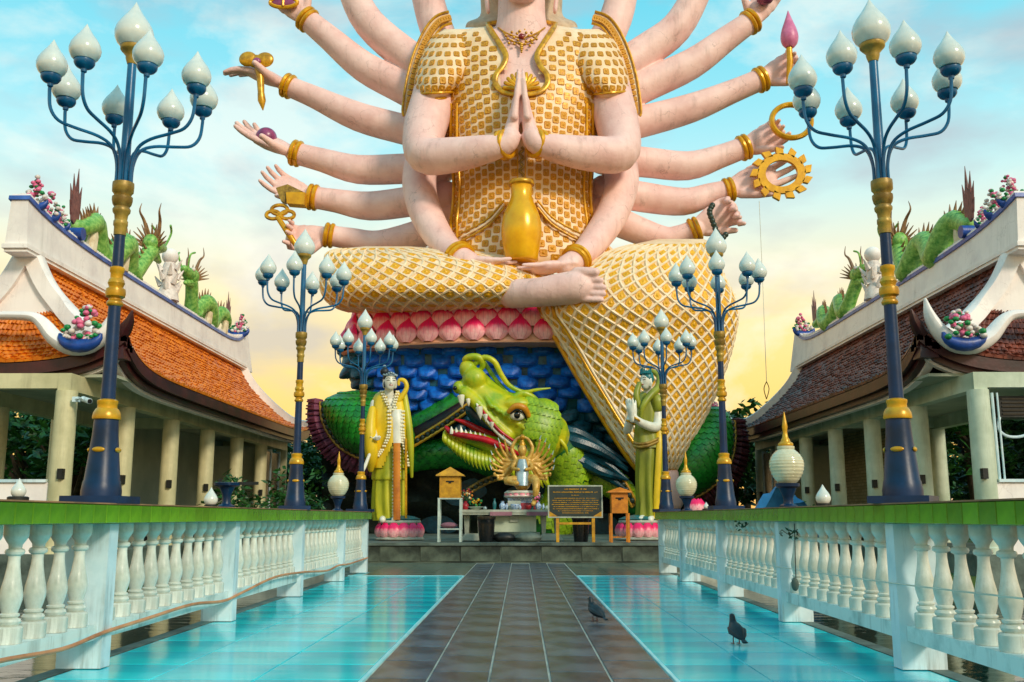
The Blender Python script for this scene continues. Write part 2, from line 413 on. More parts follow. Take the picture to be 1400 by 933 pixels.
for side, (x0, x1) in enumerate(((XL+.12, -1.0), (.98, XR-.12))):
    n = 3; w_ = (x1-x0)/n; me = tile_mesh('cyan_tile', w_-.004, .646, .011, 'cyan_tile')
    pieces('cyan_tile', me, [jit(x0+w_*(i+.5), -5.6+.65*k, random.uniform(0, .0008)) for k in range(36) for i in range(n) if -5.6+.65*k < 17.2], walk)
MB().bb(-1.0, -.975, -6, 17.5, -.012, .004).bb(.955, .98, -6, 17.5, -.012, .004).build('edge_strip', 'cyan_trim', walk, smooth=False)
MB().bb(XL+.02, -1.0, 17.42, 17.5, -.012, .005).bb(.98, XR-.02, 17.42, 17.5, -.012, .005).build('end_strip', 'cyan_trim', walk, smooth=False)
MB().bb(XL, XL+.12, -6, 18.7, -.012, .006).bb(XR-.12, XR, -6, 18.7, -.012, .006).build('kerb', 'concrete', walk, smooth=False)
me = tile_mesh('landing_tile', .592, .592, .012, 'landing')
ms = [jit(s_*(1.275+.6*x), 17.8+.6*j, 0) for j in range(8) for x in range(9) for s_ in (-1, 1) if (j > 1 or -3.0 < s_*(1.275+.6*x) < 2.7)]
pieces('landing_tile', me, ms, land)
plat = struct('platform', MB().bb(-6.9, 6.9, 22.5, 60, -.5, .37), 'dark_stone')
MB().bb(-6.92, 6.92, 22.44, 60, .372, .43).build('platform_lip', 'concrete', plat, smooth=False)
me = tile_mesh('facing_slab', .88, .33, .02, 'dark_stone')
pieces('facing_slab', me, [T_((-6.3+.9*i, 22.485, .19))@Matrix.Rotation(PI/2, 4, 'X') for i in range(15)], plat)

# ================================================================== balustrades
YP = [-5.2, -2.19, .84, 3.87, 6.9, 9.93, 12.96, 15.99, 18.4]
def balu_mesh(h=.665):
    pr = [(.075, 0), (.078, .02), (.078, .13), (.07, .145), (.052, .15), (.062, .165), (.066, .185), (.060, .205), (.045, .215), (.055, .23), (.055, .245), (.043, .255),
          (.052, .30), (.062, .36), (.064, .40), (.058, .46), (.046, .54), (.036, .64), (.033, .70), (.034, .735), (.05, .75), (.055, .77), (.05, .79), (.036, .80), (.038, .83), (.056, .87), (.066, .90), (.068, .915), (.068, 1.0)]
    mb = MB(); n = 16; vs = []
    for r, z in pr:
        for k in range(n):
            th = 2*PI*k/n+PI/16
            sq = 1.0
            if z <= .14 or z > .88: sq = 1/max(abs(math.cos((th+PI/8) % (PI/4)-PI/8)), .9)   # octagonal blocks
            elif .26 < z < .72: sq = 1+.09*math.cos(8*th)                                  # fluted vase
            vs.append((r*sq*math.cos(th), r*sq*math.sin(th), z*h))
    fs = [(j*n+k, j*n+(k+1) % n, (j+1)*n+(k+1) % n, (j+1)*n+k) for j in range(len(pr)-1) for k in range(n)]
    return mb.add(vs, fs).mesh('baluster', 'balu_white', ang=35)
BAL = balu_mesh()
for side, xi in ((-1, -2.80), (1, 2.52)):
    lab = 'white balustrade with green coping along the %s edge of the walkway' % ('left' if side < 0 else 'right')
    t = thing('balustrade', (xi+side*.15, 6.9, 0), lab, 'balustrade', 'balustrades along the walkway')
    xo = xi+side*.30
    for y in YP:
        p = MB(); p.bb(min(xi, xo), max(xi, xo), y-.075, y+.075, .006, .953); p.build('post', 'white_paint', t, smooth=False)
    xb = xi+side*.13
    for a, b in zip(YP[:-1], YP[1:]):
        a2, b2 = a+.077, b-.077
        MB().bb(xb-.085, xb+.085, a2, b2, .19, .288).build('bottom_rail', 'beam_white', t, smooth=False)
        n = round((b2-a2)/.3); 
        if b < 3: continue
        for k in range(n):
            o = bpy.data.objects.new('baluster', BAL); COL.objects.link(o); o.parent = t
            o.location = V((xb, a2+(k+.5)*(b2-a2)/n, .289))-t.location; o.rotation_euler = (random.uniform(-.008, .008), random.uniform(-.008, .008), random.uniform(-.1, .1))
    xc0, xc1 = xi-side*.05, xi+side*.36
    MB().bb(min(xc0, xc1), max(xc0, xc1), -5.4, 18.5, .957, 1.082).build('coping', 'green_glaze', t, smooth=False)
    MB().bb(min(xc0, xc1)-.014, max(xc0, xc1)+.014, -5.4, 18.52, 1.083, 1.092).build('coping_top', 'coping_top', t, smooth=False)
    mb = MB(); hw, hh = .098, .061
    mb.add([(-hw, 0, -hh), (hw, 0, -hh), (hw, 0, hh), (-hw, 0, hh), (-hw+.005, -.014, -hh+.004), (hw-.005, -.014, -hh+.004), (hw-.005, -.014, hh-.004), (-hw+.005, -.014, hh-.004)],
           [(4, 5, 6, 7), (0, 1, 5, 4), (1, 2, 6, 5), (2, 3, 7, 6), (3, 0, 4, 7)])
    me = mb.mesh('glazed_tile', 'green_glaze', smooth=False)
    ms = [T_((xc0, -5.3+.2*k, 1.0195))@Matrix.Rotation(-side*PI/2, 4, 'Z')@Matrix.Rotation(random.uniform(-.012, .012), 4, 'X') for k in range(119)]
    pieces('glazed_tile', me, ms, t)
    me2 = me
    for px_ in (0, .2):   # end face
        pass

# hose along the left rail, cord along the right rail
def railp(side, y, z, off=.0):
    xi = -2.80 if side < 0 else 2.52
    return V((xi-side*(.012+off), y, z))
hz = [(-5, .27), (3, .30), (4.6, .24), (5.4, .245), (6.2, .21), (6.8, .24), (7.6, .255), (8.6, .27), (9.5, .225), (10.2, .26), (11.5, .33), (13, .30), (14.5, .24), (15.4, .27), (16.4, .25), (18.3, .27)]
tag(MB().tube(vcr([railp(-1, y, z, .004) for y, z in hz], 5), .014, 8).build('garden_hose', 'hose'), 'orange garden hose running along the foot of the left balustrade', 'hose')
hz = [(-5, .55), (3.5, .62), (5, .6), (6.9, .56), (9.93, .52), (12.96, .50), (15.99, .49), (18.4, .5)]
tag(MB().tube(vcr([railp(1, y, z) for y, z in hz], 6), .005, 6).build('white_cord', 'cord'), 'thin pale cord stretched across the balusters of the right balustrade', 'cord')
mb = MB().tube([P(1208-121, 724, 9.2)+V((0, 0, 0)), P(1087, 795, 9.2)], .004, 6)
q = P(1083, 797, 9.2)
t = thing('hanging_float', (q.x-.02, q.y, .3), 'small grey float hanging on a string against the right balustrade', 'float')
MB().tube([(2.50, 9.2, .94), (2.49, 9.2, .45)], .004, 6).build('string', 'dark_metal', t)
MB().sph((2.48, 9.2, .40), (.035, .035, .06)).build('float_body', 'concrete', t)

# ================================================================== lamp posts
tear = [(.001, 1.0), (.05, .93), (.115, .84), (.23, .70), (.36, .56), (.46, .42), (.5, .30), (.485, .18), (.42, .07), (.33, 0)]
def teardrop(mb, c, dia, h, seg=20):
    return mb.lathe([(r*dia, z*h) for r, z in reversed(tear)], seg, c)
def make_lamp(ph):
    t = thing('lamp_post', (0, 0, 0), 'x', 'lamp post', 'blue and gold lamp posts on the balustrades')
    b = MB(); b.bb(-.20, .20, -.20, .20, 0, .05); b.build('plinth', 'navy', t, smooth=False)
    b = MB(); b.lathe([(.135, .051), (.135, .09), (.125, .15), (.12, .16), (.088, .47), (.082, .585)], 28); b.build('base', 'navy', t, ang=30)
    b = MB(); b.lathe([(.07, .585), (.094, .586), (.097, .60), (.092, .63), (.077, .66), (.068, .665), (.066, .69), (.071, .70), (.071, .72), (.05, .73)], 24); b.build('ring', 'gold', t)
    for a in range(4):
        an = a*PI/2+PI/4*0; R = Matrix.Rotation(an, 3, 'Z')
        MB().sph(R@V((.098, 0, .37))*1.0, (.014, .046, .019), 14, 8, R).build('oval_badge', 'gold', t)
    b = MB(); b.lathe([(.05, .72), (.043, 1.43)], 20); b.build('lower_pole', 'navy', t)
    b = MB(); b.lathe([(0.0396, 1.40), (0.0546, 1.41), (0.0590, 1.425), (0.0528, 1.44), (0.0440, 1.45), (0.0440, 1.46), (0.0660, 1.475), (0.0704, 1.50), (0.0669, 1.53), (0.0493, 1.545), (0.0528, 1.56), (0.0598, 1.575), (0.0528, 1.60), (0.0440, 1.61), (0.0440, 1.65), (0.0510, 1.66), (0.0510, 1.69), (0.0352, 1.70)], 24); b.build('collar', 'gold', t)
    b = MB(); b.lathe([(.040, 1.68), (.038, 1.95)], 20); b.build('middle_pole', 'navy', t)
    b = MB(); b.lathe([(0.0370, 1.93), (0.0440, 1.935), (0.0440, 2.00), (0.0510, 2.01), (0.0510, 2.04), (0.0440, 2.05), (0.0484, 2.09), (0.0616, 2.11), (0.0642, 2.13), (0.0528, 2.15), (0.0660, 2.17), (0.0730, 2.20), (0.0730, 2.225), (0.0581, 2.235), (0.0634, 2.25), (0.0757, 2.265), (0.0774, 2.31), (0.0757, 2.335), (0.0352, 2.336)], 24); b.build('capital', 'gold_old', t)
    b = MB(); b.lathe([(.037, 2.33), (.032, 3.32)], 16); b.build('upper_pole', 'lamp_blue', t)
    cup = MB(); cup.lathe([(.035, 3.27), (.045, 3.30), (.05, 3.32), (.05, 3.335), (.07, 3.36), (.085, 3.375), (.092, 3.385), (.092, 3.41), (.08, 3.415)], 24); cup.build('gold_cup', 'gold_old', t)
    teardrop(MB(), V((0, 0, 3.412)), .285, .37, 24).build('top_shade', 'lamp_glass', t)
    arm = MB(); pth = vcr([(.054, 0, 2.30), (.056, 0, 2.47), (.10, 0, 2.60), (.20, 0, 2.66), (.36, 0, 2.69), (.47, 0, 2.72), (.53, 0, 2.80), (.545, 0, 2.92), (.545, 0, 2.965)], 4)
    arm.tube(pth, .0125, 8); am = arm.mesh('arm', 'lamp_blue')
    so_ = MB(); so_.lathe([(.014, 2.955), (.02, 2.96), (.022, 2.98), (.052, 2.995), (.063, 3.008), (.070, 3.022), (.070, 3.04), (.064, 3.046)], 20, (.545, 0, 0)); sm = so_.mesh('socket', 'lamp_blue')
    gl = teardrop(MB(), V((.545, 0, 3.047)), .215, .275, 20).mesh('shade', 'lamp_glass')
    for k in range(8):
        a = ph+k*PI/4
        A = bpy.data.objects.new('arm', am); COL.objects.link(A); A.parent = t; A.rotation_euler = (0, 0, a)
        for nm, m_ in (('socket', sm), ('shade', gl)):
            B = bpy.data.objects.new(nm, m_); COL.objects.link(B); B.parent = A; B.rotation_euler = (random.uniform(-.004, .004), 0, 0)
    return t
lp = make_lamp(math.radians(32.9))
lp.location = (-2.93, 6.95, 1.092); lp['label'] = 'tall blue lamp post nearest on the left balustrade, before the orange roof'
place_copy(lp, (-2.93, 12.96, 1.092), 'blue lamp post on the left balustrade between the nearest one and the robed statue', math.radians(12))
place_copy(lp, (-2.93, 18.25, 1.092), 'farthest lamp post of the left balustrade, beside the yellow robed statue', math.radians(-12))
place_copy(lp, (2.65, 6.95, 1.092), 'tall blue lamp post nearest on the right balustrade, before the brown roof', math.radians(-31.3))
place_copy(lp, (2.65, 12.96, 1.092), 'blue lamp post on the right balustrade before the golden knee of the statue', math.radians(0))
place_copy(lp, (2.65, 18.25, 1.092), 'farthest lamp post of the right balustrade, behind the praying attendant statue head', math.radians(12))

# round lanterns and small drop lamps on the copings
def ribbed_globe(mb, c, r, h, n=15):
    pr = []
    for j in range(n*4+1):
        f = j/(n*4); ph = -PI/2*.75+f*(PI*.86); rr = r*math.cos(ph)**.8*(1+.018*math.cos(j*PI/2)); pr.append((max(rr, .02), h*.5*math.sin(ph)))
    return mb.lathe(pr, 28, c)
def make_lantern():
    t = thing('globe_lantern', (0, 0, 0), 'x', 'lantern', 'globe lanterns on the balustrades')
    MB().lathe([(.085, 0), (.085, .02), (.05, .035), (.045, .06), (.05, .10), (.085, .19), (.115, .205), (.118, .235), (.08, .24)], 20).build('pedestal', 'navy', t)
    gp = cr([(.085, .24), (.115, .27), (.15, .33), (.168, .40), (.165, .46), (.135, .52), (.095, .56), (.075, .575)], 8); MB().lathe([(a*(1+.014*math.cos(k*PI/2)), b) for k, (a, b) in enumerate(gp)], 28).lathe([(.082, .573), (.086, .58), (.086, .60), (.075, .605)], 28).build('globe', 'lantern_glass', t)
    MB().lathe([(.072, .606), (.076, .62), (.07, .635), (.048, .65), (.044, .67), (.030, .69), (.022, .74), (.024, .77), (.028, .80), (.022, .84), (.012, .90), (.003, .95)], 16).build('finial', 'gold', t)
    return t
gl = make_lantern(); gl.location = (2.65, 9.93, 1.092); gl['label'] = 'round ribbed globe lantern with gold finial nearest on the right coping'
place_copy(gl, (2.65, 15.99, 1.092), 'smaller looking globe lantern farther along the right coping, below the golden drape')
place_copy(gl, (-2.93, 15.99, 1.092), 'globe lantern with gold finial on the left coping, beside the yellow robed statue')
t = thing('lantern_pedestal', (-2.93, 9.93, 1.092), 'dark blue lantern pedestal that has lost its globe, on the left coping', 'pedestal')
MB().lathe([(.085, 1.092), (.085, 1.11), (.05, 1.125), (.04, 1.15), (.045, 1.22), (.075, 1.29), (.125, 1.31), (.13, 1.335), (.12, 1.338)], 20, (-2.93, 9.93, 0)).build('stem', 'navy', t)
MB().box((-2.72, 9.93, 1.33), (.2, .03, .03)).box((-3.0, 9.93, 1.355), (.03, .03, .04)).build('bracket', 'dark_metal', t, smooth=False)
def drop_lamp(x, y, h, lab):
    t = thing('drop_lamp', (x, y, 1.092), lab, 'lamp', 'small white drop shaped lamps')
    MB().lathe([(.06, 1.093), (.06, 1.115), (.05, 1.12)], 14, (x, y, 0)).build('foot', 'dark_metal', t)
    teardrop(MB(), V((x, y, 1.118)), h*.78, h).build('shade', 'lamp_glass', t)
drop_lamp(2.70, 8.95, .17, 'small white drop lamp on the right coping between lamp post and globe lantern')
drop_lamp(-3.02, 9.72, .17, 'small white drop shaped lamp beside the globeless pedestal on the left coping')
drop_lamp(-2.98, 5.9, .11, 'little faint drop shaped lamp at the near end of the left coping')
drop_lamp(2.7, 14.6, .10, 'tiny drop shaped lamp far along the right coping')

# ================================================================== pigeons
def pigeon(loc, rz, lab, head_down=0):
    t = thing('pigeon', loc, lab, 'pigeon', 'pigeons on the walkway')
    t.rotation_euler = (0, 0, rz); t.location = (0, 0, 0); t.scale = (.82, .82, .82)
    c = .11
    b = MB(); b.tube(vcr([(-.17, 0, c-.055), (-.11, 0, c-.025), (-.05, 0, c+.005), (.02, 0, c+.035), (.06, 0, c+.07), (.075, 0, c+.11), (.085, 0, c+.145), (.115, 0, c+.15)], 3),
           [.012]+[.018, .03, .042, .05, .058, .064, .066, .066, .063, .058, .052, .046, .039, .034, .031, .029, .028, .027, .022, .015, .007], 12, flat=1, up=(0, 0, 1)); b.build('body', 'pigeon', t)
    for s in (-1, 1):
        MB().tube([(.04, s*.052, c+.035), (-.03, s*.06, c+.012), (-.11, s*.035, c-.022), (-.17, s*.015, c-.045)], [.02, .035, .025, .006], 8, flat=1, up=(0, 0, 1)).build('wing', 'pigeon', t)
        MB().tube([(.0, s*.028, c-.04), (.005, s*.03, .045), (-.005, s*.03, .005)], .006, 6).tube([(-.02, s*.03, .004), (.035, s*.03, .004)], .004, 5).tube([(0, s*.03, .004), (.03, s*.045, .004)], .0035, 5).tube([(0, s*.03, .004), (.03, s*.015, .004)], .0035, 5).build('leg', 'pigeon_foot', t)
        MB().sph((.105, s*.021, c+.157), .004, 6, 5).build('eye', 'hose', t)
    MB().tube([(-.15, 0, c-.045), (-.22, 0, c-.075)], [.022, .03], 8, flat=.3, up=(0, 0, 1)).build('tail', 'pigeon', t)
    MB().tube([(.12, 0, c+.148), (.148, 0, c+.136)], [.008, .002], 6).build('beak', 'dark_metal', t); t.location = V(loc)
p0 = P(812, 843, 1); y = 1.0/((843-707)/1350.); 
pigeon((.72, 9.92, .003), 2.15, 'dark pigeon standing on the grey stone strip near its right edge')
pigeon((1.72, 8.2, .003), 1.75, 'dark pigeon walking on the cyan tiles near the right balustrade')

# sprigs of creeper caught in the right balustrade
rr_ = random.Random(9)
for i, (y, z, lab) in enumerate(((9.35, .86, 'little creeper sprig caught between the balusters right of the hanging float'), (11.3, .90, 'creeper sprig trailing along the top of the balusters below the globe lantern'))):
    t = thing('creeper_sprig', (2.60, y, z), lab, 'creeper', 'creeper sprigs on the right balustrade')
    MB().tube(vcr([(2.50, y-.25, z+.03), (2.49, y, z-.02), (2.50, y+.3, z+.02)], 4), .004, 5).build('stem', 'bark', t)
    mb = MB()
    for k in range(16):
        p = V((2.49+rr_.uniform(-.02, .01), y+rr_.uniform(-.28, .32), z+rr_.uniform(-.06, .05))); m = Euler((rr_.uniform(-1, 1), rr_.uniform(-1, 1), rr_.uniform(0, 6))).to_matrix()
        mb.add([p+m@V(q) for q in ((0, -.03, 0), (.016, 0, .004), (0, .03, 0), (-.016, 0, .004))], [(0, 1, 2, 3)])
    mb.build('leaves', 'leaf_dark', t, smooth=False)
# ================================================================== pavilions
def brick_mat():
    m = bpy.data.materials.new('brick_wall'); m.use_nodes = True
    nt = m.node_tree; b = nt.nodes['Principled BSDF']; N = nt.nodes.new; L = nt.links.new
    tc = N('ShaderNodeTexCoord'); mp = N('ShaderNodeMapping'); mp.inputs['Rotation'].default_value = (0, PI/2, 0); mp.inputs['Rotation'].default_value = (PI/2, 0, PI/2)
    L(tc.outputs['Object'], mp.inputs[0])
    br = N('ShaderNodeTexBrick'); br.inputs['Scale'].default_value = 1; br.inputs['Brick Width'].default_value = .3; br.inputs['Row Height'].default_value = .1; br.inputs['Mortar Size'].default_value = .008
    br.inputs['Color1'].default_value = lin('#B9AB80'); br.inputs['Color2'].default_value = lin('#A39468'); br.inputs['Mortar'].default_value = lin('#7A7052')
    sp = N('ShaderNodeSeparateXYZ'); cb = N('ShaderNodeCombineXYZ'); L(tc.outputs['Object'], sp.inputs[0]); L(sp.outputs[1], cb.inputs[0]); L(sp.outputs[2], cb.inputs[1])
    L(cb.outputs[0], br.inputs[0]); L(br.outputs[0], b.inputs['Base Color'])
    bp = N('ShaderNodeBump'); bp.inputs['Strength'].default_value = .6; bp.inputs['Distance'].default_value = .02; bp.invert = True
    L(br.outputs['Fac'], bp.inputs['Height']); L(bp.outputs[0], b.inputs['Normal']); b.inputs['Roughness'].default_value = .8; M['brick_wall'] = m
brick_mat()
Y0, Y1 = 19.6, 38.3
PROF = [(8.0, 4.05), (8.3, 4.14), (8.8, 4.42), (9.3, 4.88), (9.8, 5.42), (10.12, 5.88), (10.4, 6.45)]
PR = cr(PROF, 6)
def prof(t):
    k = t*(len(PR)-1); i = min(int(k), len(PR)-2); f = k-i
    return PR[i][0]*(1-f)+PR[i+1][0]*f, PR[i][1]*(1-f)+PR[i+1][1]*f
def yn(t): return Y0+.60*min(1, t/.6)
def yf(t): return Y1-2.3*t**.85
def lift(y, t): return (.72*math.exp(-(y-Y0)/.75)+.55*math.exp(-(Y1-y)/1.1))*(1-t)**2
def slope(s, w_, t, back=False):
    x, z = prof(t); a, b = yn(t), yf(t); y = a+(b-a)*w_
    if back: x = 20.8-x
    return V((s*x, y, z+lift(y, t)))
def end_slope(s, w_, t):   # skirt under the gable, facing the camera
    x, z = prof(t*.6); xx = x+(20.8-2*x)*w_; y = yn(t*.6); d = min(xx-x, 20.8-x-xx)
    return V((s*xx, y, z+.72*math.exp(-d/.75)*(1-t*.6)**2))
def roof_tiles(fn, nu, nv, name, m, parent, th=.03):
    mb = MB()
    for j in range(nv):
        for i in range(nu):
            o = .5*(j % 2)/nu
            u0, u1 = i/nu+o, (i+.93)/nu+o
            if u1 > 1: u1 = 1
            if u0 >= 1: continue
            v0, v1 = j/nv, min(1, (j+1.25)/nv)
            A, B, C, D_ = fn(u0, v0), fn(u1, v0), fn(u1, v1), fn(u0, v1)
            n = (B-A).cross(D_-A); 
            if n.z < 0: n = -n
            n.normalize(); k = th*(1+random.uniform(-.5, .6)); A = A+(B-A)*random.uniform(-.05, .05); Mm = (A+B)/2+n*k*1.9; Mt = (C+D_)/2+n*.012
            a2, b2 = A+n*k, B+n*k
            mb.add([A-n*.01, B-n*.01, a2, Mm, b2, D_, Mt, C], [(0, 1, 4, 3, 2), (2, 3, 6, 5), (3, 4, 7, 6), (0, 2, 5), (1, 7, 4)])
    return mb.build(name, m, parent, smooth=False, kind='stuff')
def ornament(parent, c, s, r, lab='x'):
    """blue boat heaped with pink, white and green stucco flowers"""
    o = MB(); c = V(c)
    rnd = random.Random(int(c.y*10)+int(c.x))
    pts = [c+V((s*math.cos(a)*r*.9, 0, -math.sin(a)*r*.55)) for a in [PI*k/10 for k in range(11)]]
    o.tube(pts, [r*(.06+.24*math.sin(PI*k/10)) for k in range(11)], 10)
    o = o.build('flower_ornament', 'boat_blue', parent)
    for nm, m, n in (('pink_blossoms', 'flower_pink', 26), ('white_blossoms', 'flower_white', 26), ('green_leaves', 'flower_green', 18)):
        mb = MB()
        for k in range(n):
            u = rnd.uniform(-1, 1); 
            if nm == 'pink_blossoms': u = rnd.uniform(-.45, .35)
            h = (1.3-abs(u))*rnd.uniform(.0, 1.0)
            q = c+V((u*r*.8-s*h*r*.25, rnd.uniform(-.5, .5)*r*.6, -r*.25+h*r*1.25))
            rr = r*rnd.uniform(.09, .17)
            mb.sph(q, (rr, rr, rr*.8), 7, 5)
        mb.build(nm, m, o)
def pavilion(s):
    L_ = 'left' if s < 0 else 'right'
    t = thing('pavilion', (s*10.4, 29, .3), ('open sided temple pavilion with orange tiled roof on the left of the walkway' if s < 0 else 'open sided temple pavilion with dark brown tiled roof on the right of the walkway'), 'pavilion', 'pavilions either side of the walkway')
    roof = MB(); roof.grid(60, 16, lambda u, v: slope(s, u, v)-V((0, 0, .02))); roof.grid(40, 12, lambda u, v: slope(s, u, v, True)-V((0, 0, .02))); roof.grid(24, 8, lambda u, v: end_slope(s, u, v)-V((0, 0, .02)))
    # far end and gable
    roof.add([(s*prof(k/8)[0], yf(k/8), prof(k/8)[1]) for k in range(9)]+[(s*(20.8-prof(k/8)[0]), yf(k/8), prof(k/8)[1]) for k in range(9)], [(k, k+1, k+10, k+9) for k in range(8)])
    R_ = roof.build('roof', 'maroon', t)
    m = 'roof_orange' if s < 0 else 'roof_brown'
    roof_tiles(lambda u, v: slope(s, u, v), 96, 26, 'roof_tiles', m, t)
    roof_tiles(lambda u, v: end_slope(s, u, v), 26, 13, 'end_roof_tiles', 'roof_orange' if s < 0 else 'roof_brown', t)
    # gable wall, white
    g = []
    for k in range(9):
        x, z = prof(.55+.45*k/8); g.append((x, z+.05))
    pts = [(s*x, Y0+.56, z) for x, z in g]+[(s*(20.8-x), Y0+.56, z) for x, z in reversed(g)]
    gw = MB().prism(pts, (0, .2, 0)).build('gable_wall', 'stucco', t, smooth=False)
    # main ridge with swept-up ends
    def rz(y): return 6.38
    def rtop(y): return 7.2+.75*math.exp(-(36.2-y)/.7)+.5*math.exp(-(y-19.1)/1.5)
    mb = MB(); ys = [19.6+(36.2-19.6)*k/50 for k in range(51)]; vs = []
    for y in ys:
        for dx, zz in ((-.24, rz(y)), (.24, rz(y)), (.17, rtop(y)), (-.17, rtop(y))): vs.append((s*10.4+dx, y+(.75*math.exp(-(36.2-y)/.6) if zz < 6.9 else 0), zz))
    mb.add(vs, [(i*4+j, i*4+(j+1) % 4, i*4+4+(j+1) % 4, i*4+4+j) for i in range(50) for j in range(4)]+[(0, 1, 2, 3), (200, 203, 202, 201)])
    rd = mb.build('ridge', 'stucco', t, ang=30)
    MB().sweep([(s*10.4, y-.03*(k_ == 0), rtop(y)) for k_, y in enumerate(ys)], [(-.22, -.07), (.22, -.07), (.22, .02), (-.22, .02)]).build('ridge_trim', 'trim_blue', rd)
    MB().sweep([(s*10.4, y+.03*(k_ == 0), rtop(y)) for k_, y in enumerate(ys)], [(-.19, .021), (.19, .021), (.19, .08), (-.19, .08)]).build('ridge_cap', 'stucco', rd)
    MB().sweep([(s*10.4, y-.05*(k_ == 0), rz(y)+.12) for k_, y in enumerate(ys)], [(-.27, -.05), (.27, -.05), (.27, .04), (-.27, .04)]).build('ridge_moulding', 'stucco', rd)
    bd = MB()
    for k in range(100): bd.sph((s*10.4-s*.1, 21.5+14*k/100, rtop(21.5+14*k/100)+.1), .055, 6, 4)
    bd.build('ridge_beads', 'flower_white', rd, kind='stuff')
    # rake and hip ribs
    def rib(path, w0, h0, curl=None, nm='hip_rib'):
        r = MB().sweep(path, [(-w0/2, -.1), (w0/2, -.1), (w0/2, h0*.8), (w0/4, h0), (-w0/4, h0), (-w0/2, h0*.8)]).build(nm, 'stucco', t)
        return r
    near = []
    for k in range(25):
        tt = 1-k/24; x, z = prof(tt); y = yn(tt); near.append(V((s*x, y+.02, z+lift(y, tt)*1.0)))
    tip = near[16:]+[near[-1]+V((-s*.10, -.09, .12)), near[-1]+V((-s*.15, -.14, .30))]
    MB().tube([p+V((0, 0, .03)) for p in tip], [.13]*(len(tip)-2)+[.09, .02], 8).build('corner_rib', 'maroon', t)
    near = near[:19]
    rib(near, .36, .24)
    rib([V((s*20.8-p.x, p.y, p.z)) for p in near], .34, .30)
    far = [V((s*prof(1-k/24)[0], yf(1-k/24), prof(1-k/24)[1]+lift(yf(1-k/24), 1-k/24))) for k in range(25)]
    far += [far[-1]+V((-s*.25, .15, .12)), far[-1]+V((-s*.6, .3, .38))]
    rib(far, .3, .26)
    # broad white apron where the rib curls at the near corner
    x, z = prof(.22)
    wx = lambda x: P(x, 460, 19.5) if s < 0 else None
    pth = []
    for x, y, r_ in cr([(-14, 432, 6), (20, 432, 6), (46, 434, 7), (60, 444, 9), (76, 463, 11), (98, 474, 12), (122, 471, 12), (143, 455, 10), (156, 434, 7), (162, 412, 2)], 4):
        p = P(x, y, 19.45); p.x = s*abs(p.x); pth.append((p, r_*.0148))
    sad = MB().tube([p for p, _ in pth], [r_ for _, r_ in pth], 12, flat=1.5, up=(0, 1, 0), rnd=True); sad.build('corner_scroll', 'stucco', t)
    p = P(110, 456, 19.2); cc = V((s*abs(p.x), 19.2, p.z))
    ornament(t, cc, s, .46)
    ornament(t, (s*10.4, 21.3, rtop(21.3)+.18), s, .3); ornament(t, (s*10.4, 20.7, rtop(20.7)+.2), s, .36); ornament(t, (s*10.4, 20.1, rtop(20.1)+.2), s, .36)
    MB().tube([(s*10.68, 22.0, 7.45), (s*10.12, 22.0, 7.45)], .15, 18).build('scroll_end', 'boat_blue', t)
    ornament(t, (s*10.4, 35.7, 7.82), s, .42)
    ornament(t, (s*7.7, 38.3, 4.75), s, .5)
    # eave fascia in two steps
    ev = [V((s*8.0, Y0+.0+(Y1-Y0)*k/80, 4.02+lift(Y0+(Y1-Y0)*k/80, 0))) for k in range(81)]
    ee = [end_slope(s, k/40, 0)-V((0, 0, .03)) for k in range(41)]
    sg = s
    for nm, a, b, c_, d_, mm in (('fascia', .0, .10, -.24, -.0, 'maroon'), ('fascia_step', .12, .26, -.36, -.12, 'maroon'), ('eave_soffit', .26, .42, -.42, -.28, 'stucco')):
        side = [(-a*-1*sg if False else 0, 0)]
        f = MB()
        vs = []
        for p in ev: vs += [p+V((s*a, 0, c_)), p+V((s*b, 0, c_)), p+V((s*b, 0, d_)), p+V((s*a, 0, d_))]
        f.add(vs, [(i*4+j, i*4+(j+1) % 4, i*4+4+(j+1) % 4, i*4+4+j) for i in range(80) for j in range(4)]+[(0, 1, 2, 3), (320, 323, 322, 321)])
        vs = []
        for p in ee: vs += [p+V((0, a, c_)), p+V((0, b, c_)), p+V((0, b, d_)), p+V((0, a, d_))]
        f.add(vs, [(i*4+j, i*4+(j+1) % 4, i*4+4+(j+1) % 4, i*4+4+j) for i in range(40) for j in range(4)]+[(0, 1, 2, 3), (160, 163, 162, 161)])
        f.build(nm, mm, t)
    MB().frustum((s*8.2, Y0+.2, 4.15), .38, .38, .2, .2, .55).build('corner_block', 'maroon', t, smooth=False)
    # soffit, beams, ceiling
    colm = 'column_cream' if s < 0 else 'column_white'
    def sx(a, b): return (min(s*a, s*b), max(s*a, s*b))
    a, b = sx(8.25, 12.55); MB().bb(a, b, Y0+.25, 38.0, 3.80, 3.86).build('ceiling', 'ceiling', t, smooth=False)
    mb = MB()
    for x in (9.0, 11.9): a, b = sx(x-.13, x+.13); mb.bb(a, b, 19.25, 37.6, 3.46, 3.80)
    ycol = [19.4+2.98*k for k in range(7)]
    a, b = sx(9.13, 11.77)
    for y in (ycol[0], ycol[3], ycol[6]): mb.bb(a, b, y-.13, y+.13, 3.5, 3.80)
    mb.build('beam', colm, t, smooth=False)
    cm = MB().lathe([(.235, 0), (.235, .12), (.215, .14), (.205, 3.14), (.205, 3.16)], 24).mesh('column', colm)
    bx = MB().box((0, 0, 0), (.10, .13, .2)).mesh('speaker_box', 'dark_metal', smooth=False)
    for i, y in enumerate(ycol):
        for x in (9.0, 11.9):
            o = bpy.data.objects.new('column', cm); COL.objects.link(o); o.parent = t; o.location = V((s*x, y, .3))-t.location
            if x == 9.0:
                q = bpy.data.objects.new('speaker_box', bx); COL.objects.link(q); q.parent = o; q.location = (-s*.10, -.21, 1.52)
